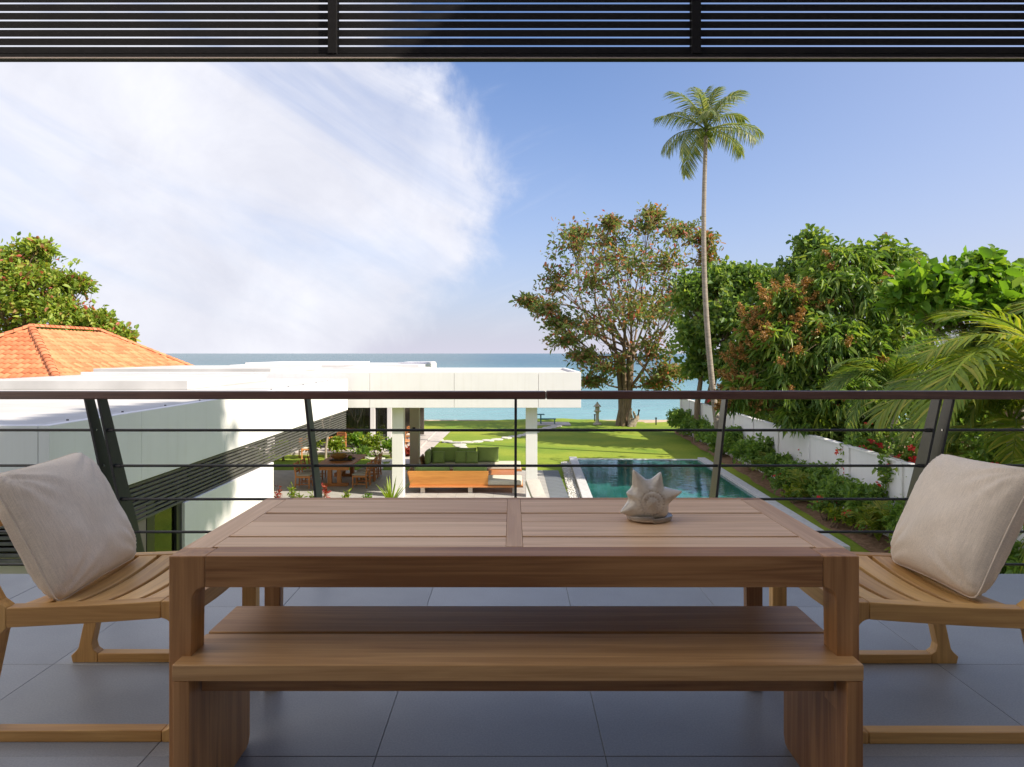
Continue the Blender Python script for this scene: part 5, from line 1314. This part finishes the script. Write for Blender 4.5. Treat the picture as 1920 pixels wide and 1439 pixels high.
# hibiscus hanging over the wall
for i, (px, py, y, r, fl_, lb) in enumerate([(1500, 815, 21.5, 1.0, 18, 'red hibiscus bush over the wall, furthest from the balcony'), (1590, 835, 18.5, 1.0, 20, 'red hibiscus bush over the middle of the wall'), (1660, 850, 16.2, 1.05, 24, 'red hibiscus bush spilling over the wall left of the leaning posts'), (1740, 850, 14.0, 1.0, 22, 'red hibiscus bush behind the leaning right posts'), (1330, 765, 33, .9, 14, 'red hibiscus bush over the far end of the wall')]):
    p = PX(px, py, y); shrub('hibiscus', lb, ((9.74 if i in (1, 2) else 9.95) + .025 * (y - 16), y, G), .95 * r, H - G - (py - 30 - 663) / F * y * .98, (.12, .07), 'lf_hedge' if i % 2 else 'lf_dark', rh, 'hibiscus along the wall', n=330, m=8, flowers=fl_, fl_r=.09)
    
# bare plumeria branches in front of the hedge
bpz = Vector((8.85, 13.6, G)); bt = empty('bare_plumeria', bpz, 'bare pale forked branches in front of the hedge near the right cushion', 'shrub')
mb = MB(); rb = random.Random(3)
def fork(p, d, l, r, n):
    q = p + d * l; mb.tube([p, (p + q) / 2 + Vector((rb.uniform(-.03, .03), rb.uniform(-.03, .03), 0)), q], [r, r * .9, r * .8], 6)
    if n == 0: return
    for k in range(2 + (n > 1)):
        dd = (d + Vector((rb.uniform(-.7, .7), rb.uniform(-.7, .7), rb.uniform(-.05, .4)))).normalized(); fork(q, dd, l * rb.uniform(.6, .85), r * .75, n - 1)
fork(bpz, Vector((-.15, 0, 1)).normalized(), .55, .035, 3)
mb.build('branch', MT['paletwig'], bt, 0, 1, True)

# low undergrowth and bushes beyond the wall that close the view
for i, (x, y, r, h, lb) in enumerate([(11.6, 27, 2.0, 4.2, 'dark bush beyond the wall under the dense tree'), (12.8, 18.5, 1.9, 4.2, 'dark bush beyond the wall under the mango tree'), (12.2, 15.2, 1.8, 4.0, 'dark bush beyond the wall behind the small palms'), (12.6, 11.2, 1.8, 3.8, 'dark bush beyond the wall behind the right cushion'), (14.5, 31, 2.4, 5.0, 'dark bush beyond the wall far behind the palm trunk'), (13.6, 13.2, 1.9, 5.4, 'tall dark bush at the right edge under the broadleaf tree'), (11.2, 21.5, 1.5, 3.2, 'low dark bush beyond the wall below the mango branches'), (11.6, 24.5, 1.6, 3.6, 'dark bush beyond the wall left of the mango trunk'), (11.9, 31.0, 1.7, 3.4, 'dark bush beyond the far wall near the palm trunk'), (13.0, 36.0, 2.2, 3.8, 'dark bush beyond the end of the wall by the sea'), (10.9, 13.2, 1.3, 3.2, 'dark bush beyond the wall behind the leaning posts'), (11.0, 9.6, 1.5, 2.9, 'dark bush beyond the wall at the right edge')]):
    shrub('garden_bush', lb, (x, y, G), r, h, (.22, .13), 'lf_dark', rh, 'bushes beyond the wall', n=420, m=8, cat='bush')
shrub('garden_bush', 'leafy green bush in the gap between mango tree and palms', (11.9, 17.0, G), 1.4, 5.2, (.17, .10), 'lf_dark', rh, 'bushes beyond the wall', n=420, m=8, cat='bush')

# plants between the terrace and the far villa
def bed(x, y, r, h, mat, lb, leaf=(.16, .07), fl_=0, n=60): shrub('bed_plant', lb, (x, y, G), r, h, leaf, mat, rh, 'plants in the bed by the far villa', n=n, m=8, flowers=fl_, cat='plant')
bed(-8.90, 29.35, .6, 1.0, 'lf_lime', 'bright yellow plant left of the frangipani behind the dining table'); bed(-7.81, 29.65, .6, .9, 'lf_lime', 'bright yellow plant just right of the frangipani trunk')
bed(-6.99, 29.95, .6, 1.0, 'lf_bright', 'green leafy plant in the bed in front of the glass doors'); bed(-6.05, 29.75, .65, 1.2, 'lf_lime', 'tall lime plant in the bed left of the front pavilion column')
bed(-5.33, 29.45, .5, .8, 'lf_bright', 'green plant in the bed behind the front pavilion column'); bed(-9.83, 28.65, .6, .9, 'lf_lime', 'yellow plant far left in the bed beside the white pier'); bed(-4.61, 29.65, .35, .35, 'lf_red', 'low dark red plant at the corner of the pale paving', n=40)
bed(-6.52, 29.15, .45, .5, 'lf_hedge', 'low green plant at the lawn edge of the bed', n=50)
def frangipani(base, h, lb, nb, rng, sc=1.0):
    b = Vector(base); t = empty('frangipani', b, lb, 'tree', 'small frangipani trees'); mb = MB(); tips = []
    def br(p, d, l, r, n):
        q = p + d * l; mb.tube([p, (p + q) / 2 + Vector((rng.uniform(-.04, .04), rng.uniform(-.04, .04), 0)), q], [r, r * .9, r * .8], 6)
        if n == 0: tips.append((q, d)); return
        for k in range(3):
            dd = (d * .8 + Vector((rng.uniform(-.7, .7), rng.uniform(-.7, .7), rng.uniform(.0, .4)))).normalized(); br(q, dd, l * rng.uniform(.55, .8), r * .72, n - 1)
    br(b - Vector((0, 0, .03)), Vector((.08, 0, 1)).normalized(), h * .36, .055 * sc, nb)
    mb.build('trunk', MT['paletwig'], t, 0, 1, True)
    tp = np.array([q[0] for q in tips]); dr = np.array([q[1] for q in tips])
    leaves_obj('crown', [rosette(tp, dr, 9, .30 * sc, .085 * sc, rng, .8, .2, .08, .25)], MT['lf_lime'], t, b)
rf = np.random.default_rng(44)
frangipani((-8.1, 29.0, G), 2.9, 'slim frangipani tree with tufted leaves in front of the far glass doors', 3, rf)
frangipani((-8.0, 20.6, TF - .01), 1.9, 'small frangipani beside the end of the white wing wall', 2, rf, .9)
# spiky plant in front of the front column
def spiky(base, h, n, lb, mat='lf_lime'):
    b = Vector(base); t = empty('spiky_plant', b, lb, 'plant'); r = random.Random(7)
    for i in range(n):
        az = i * 2.4; tl = r.uniform(.15, .75); l = h * r.uniform(.7, 1.05); d = Vector((math.cos(az) * math.sin(tl), math.sin(az) * math.sin(tl), math.cos(tl))); s = Vector((-math.sin(az), math.cos(az), 0)); V = []; Fc = []
        for k in range(6):
            f = k / 5; p = b + d * l * f + Vector((0, 0, -.35 * l * tl * f * f)) + Vector((d.x, d.y, 0)) * .2 * f * f; w = .038 * (1 - f) ** .7 * (.6 + .8 * min(1, f * 4)); V += [p - s * w, p + s * w + Vector((0, 0, .004))]
        Fc = [(2 * k, 2 * k + 1, 2 * k + 3, 2 * k + 2) for k in range(5)]
        MB().add(V, Fc).build('leaf', MT[mat], t)
    MB().tube([b - Vector((0, 0, .03)), b + Vector((0, 0, .12))], .04, 7).build('stem', MT['twig'], t)
p = PX(733, 940, 19.9); spiky((p.x, 19.9, G), 1.15, 17, 'bright green spiky plant in front of the left pavilion column')
for i, (px, mat, h, lb) in enumerate([(521, 'lf_red', .75, 'small red leaved plant at the end of the wing wall'), (548, 'lf_lime', .55, 'small yellow plant in front of the terrace, left of the leaning post'), (608, 'lf_red', .75, 'small red leaved plant right of the leaning post'), (585, 'lf_lime', .35, 'low yellow plant behind the leaning post'), (650, 'lf_lime', .42, 'low yellow green plant in front of the terrace under the table chairs'), (690, 'lf_bright', .36, 'low green plant left of the spiky plant'), (560, 'lf_lime', .4, 'second small yellow plant in front of the terrace')]):
    y = 19.9 + .2 * (i % 2); x = (px - 960) / F * y
    shrub('border_plant', lb, (x, y, G), .13, h + .05, (.11, .035), mat, rf, 'small plants in front of the terrace', n=15, m=5, cat='plant', stems=3)
# trees standing outside the frame at the right: their shade falls on the wing
def shade_tree():
    rng = np.random.default_rng(50)
    tgt = Vector((-5.0, 9.2, .0)); c = tgt + SUN_DIR * ((11.0 + 5.0) / SUN_DIR.x)
    lobes = [((c.x + rng.uniform(-.8, .8), c.y + dy, c.z + dz), (1.2, .95, .75)) for dy, dz in ((-1.5, .1), (-.6, .3), (.4, .2), (1.2, .35), (-.9, -.35), (.3, -.45))]
    b = Vector((c.x, c.y, G))
    tree('shade_tree', 'tall tree standing right of the house outside the view', b, [([(b.x, b.y, G), (b.x + .2, b.y, G + 5), (b.x, b.y, c.z)], .3, .12)], .3, lobes, 120, dict(m=9, L=.42, W=.24, spread=1, up=.2, twig=.5), 'lf_dark', rng)
shade_tree()
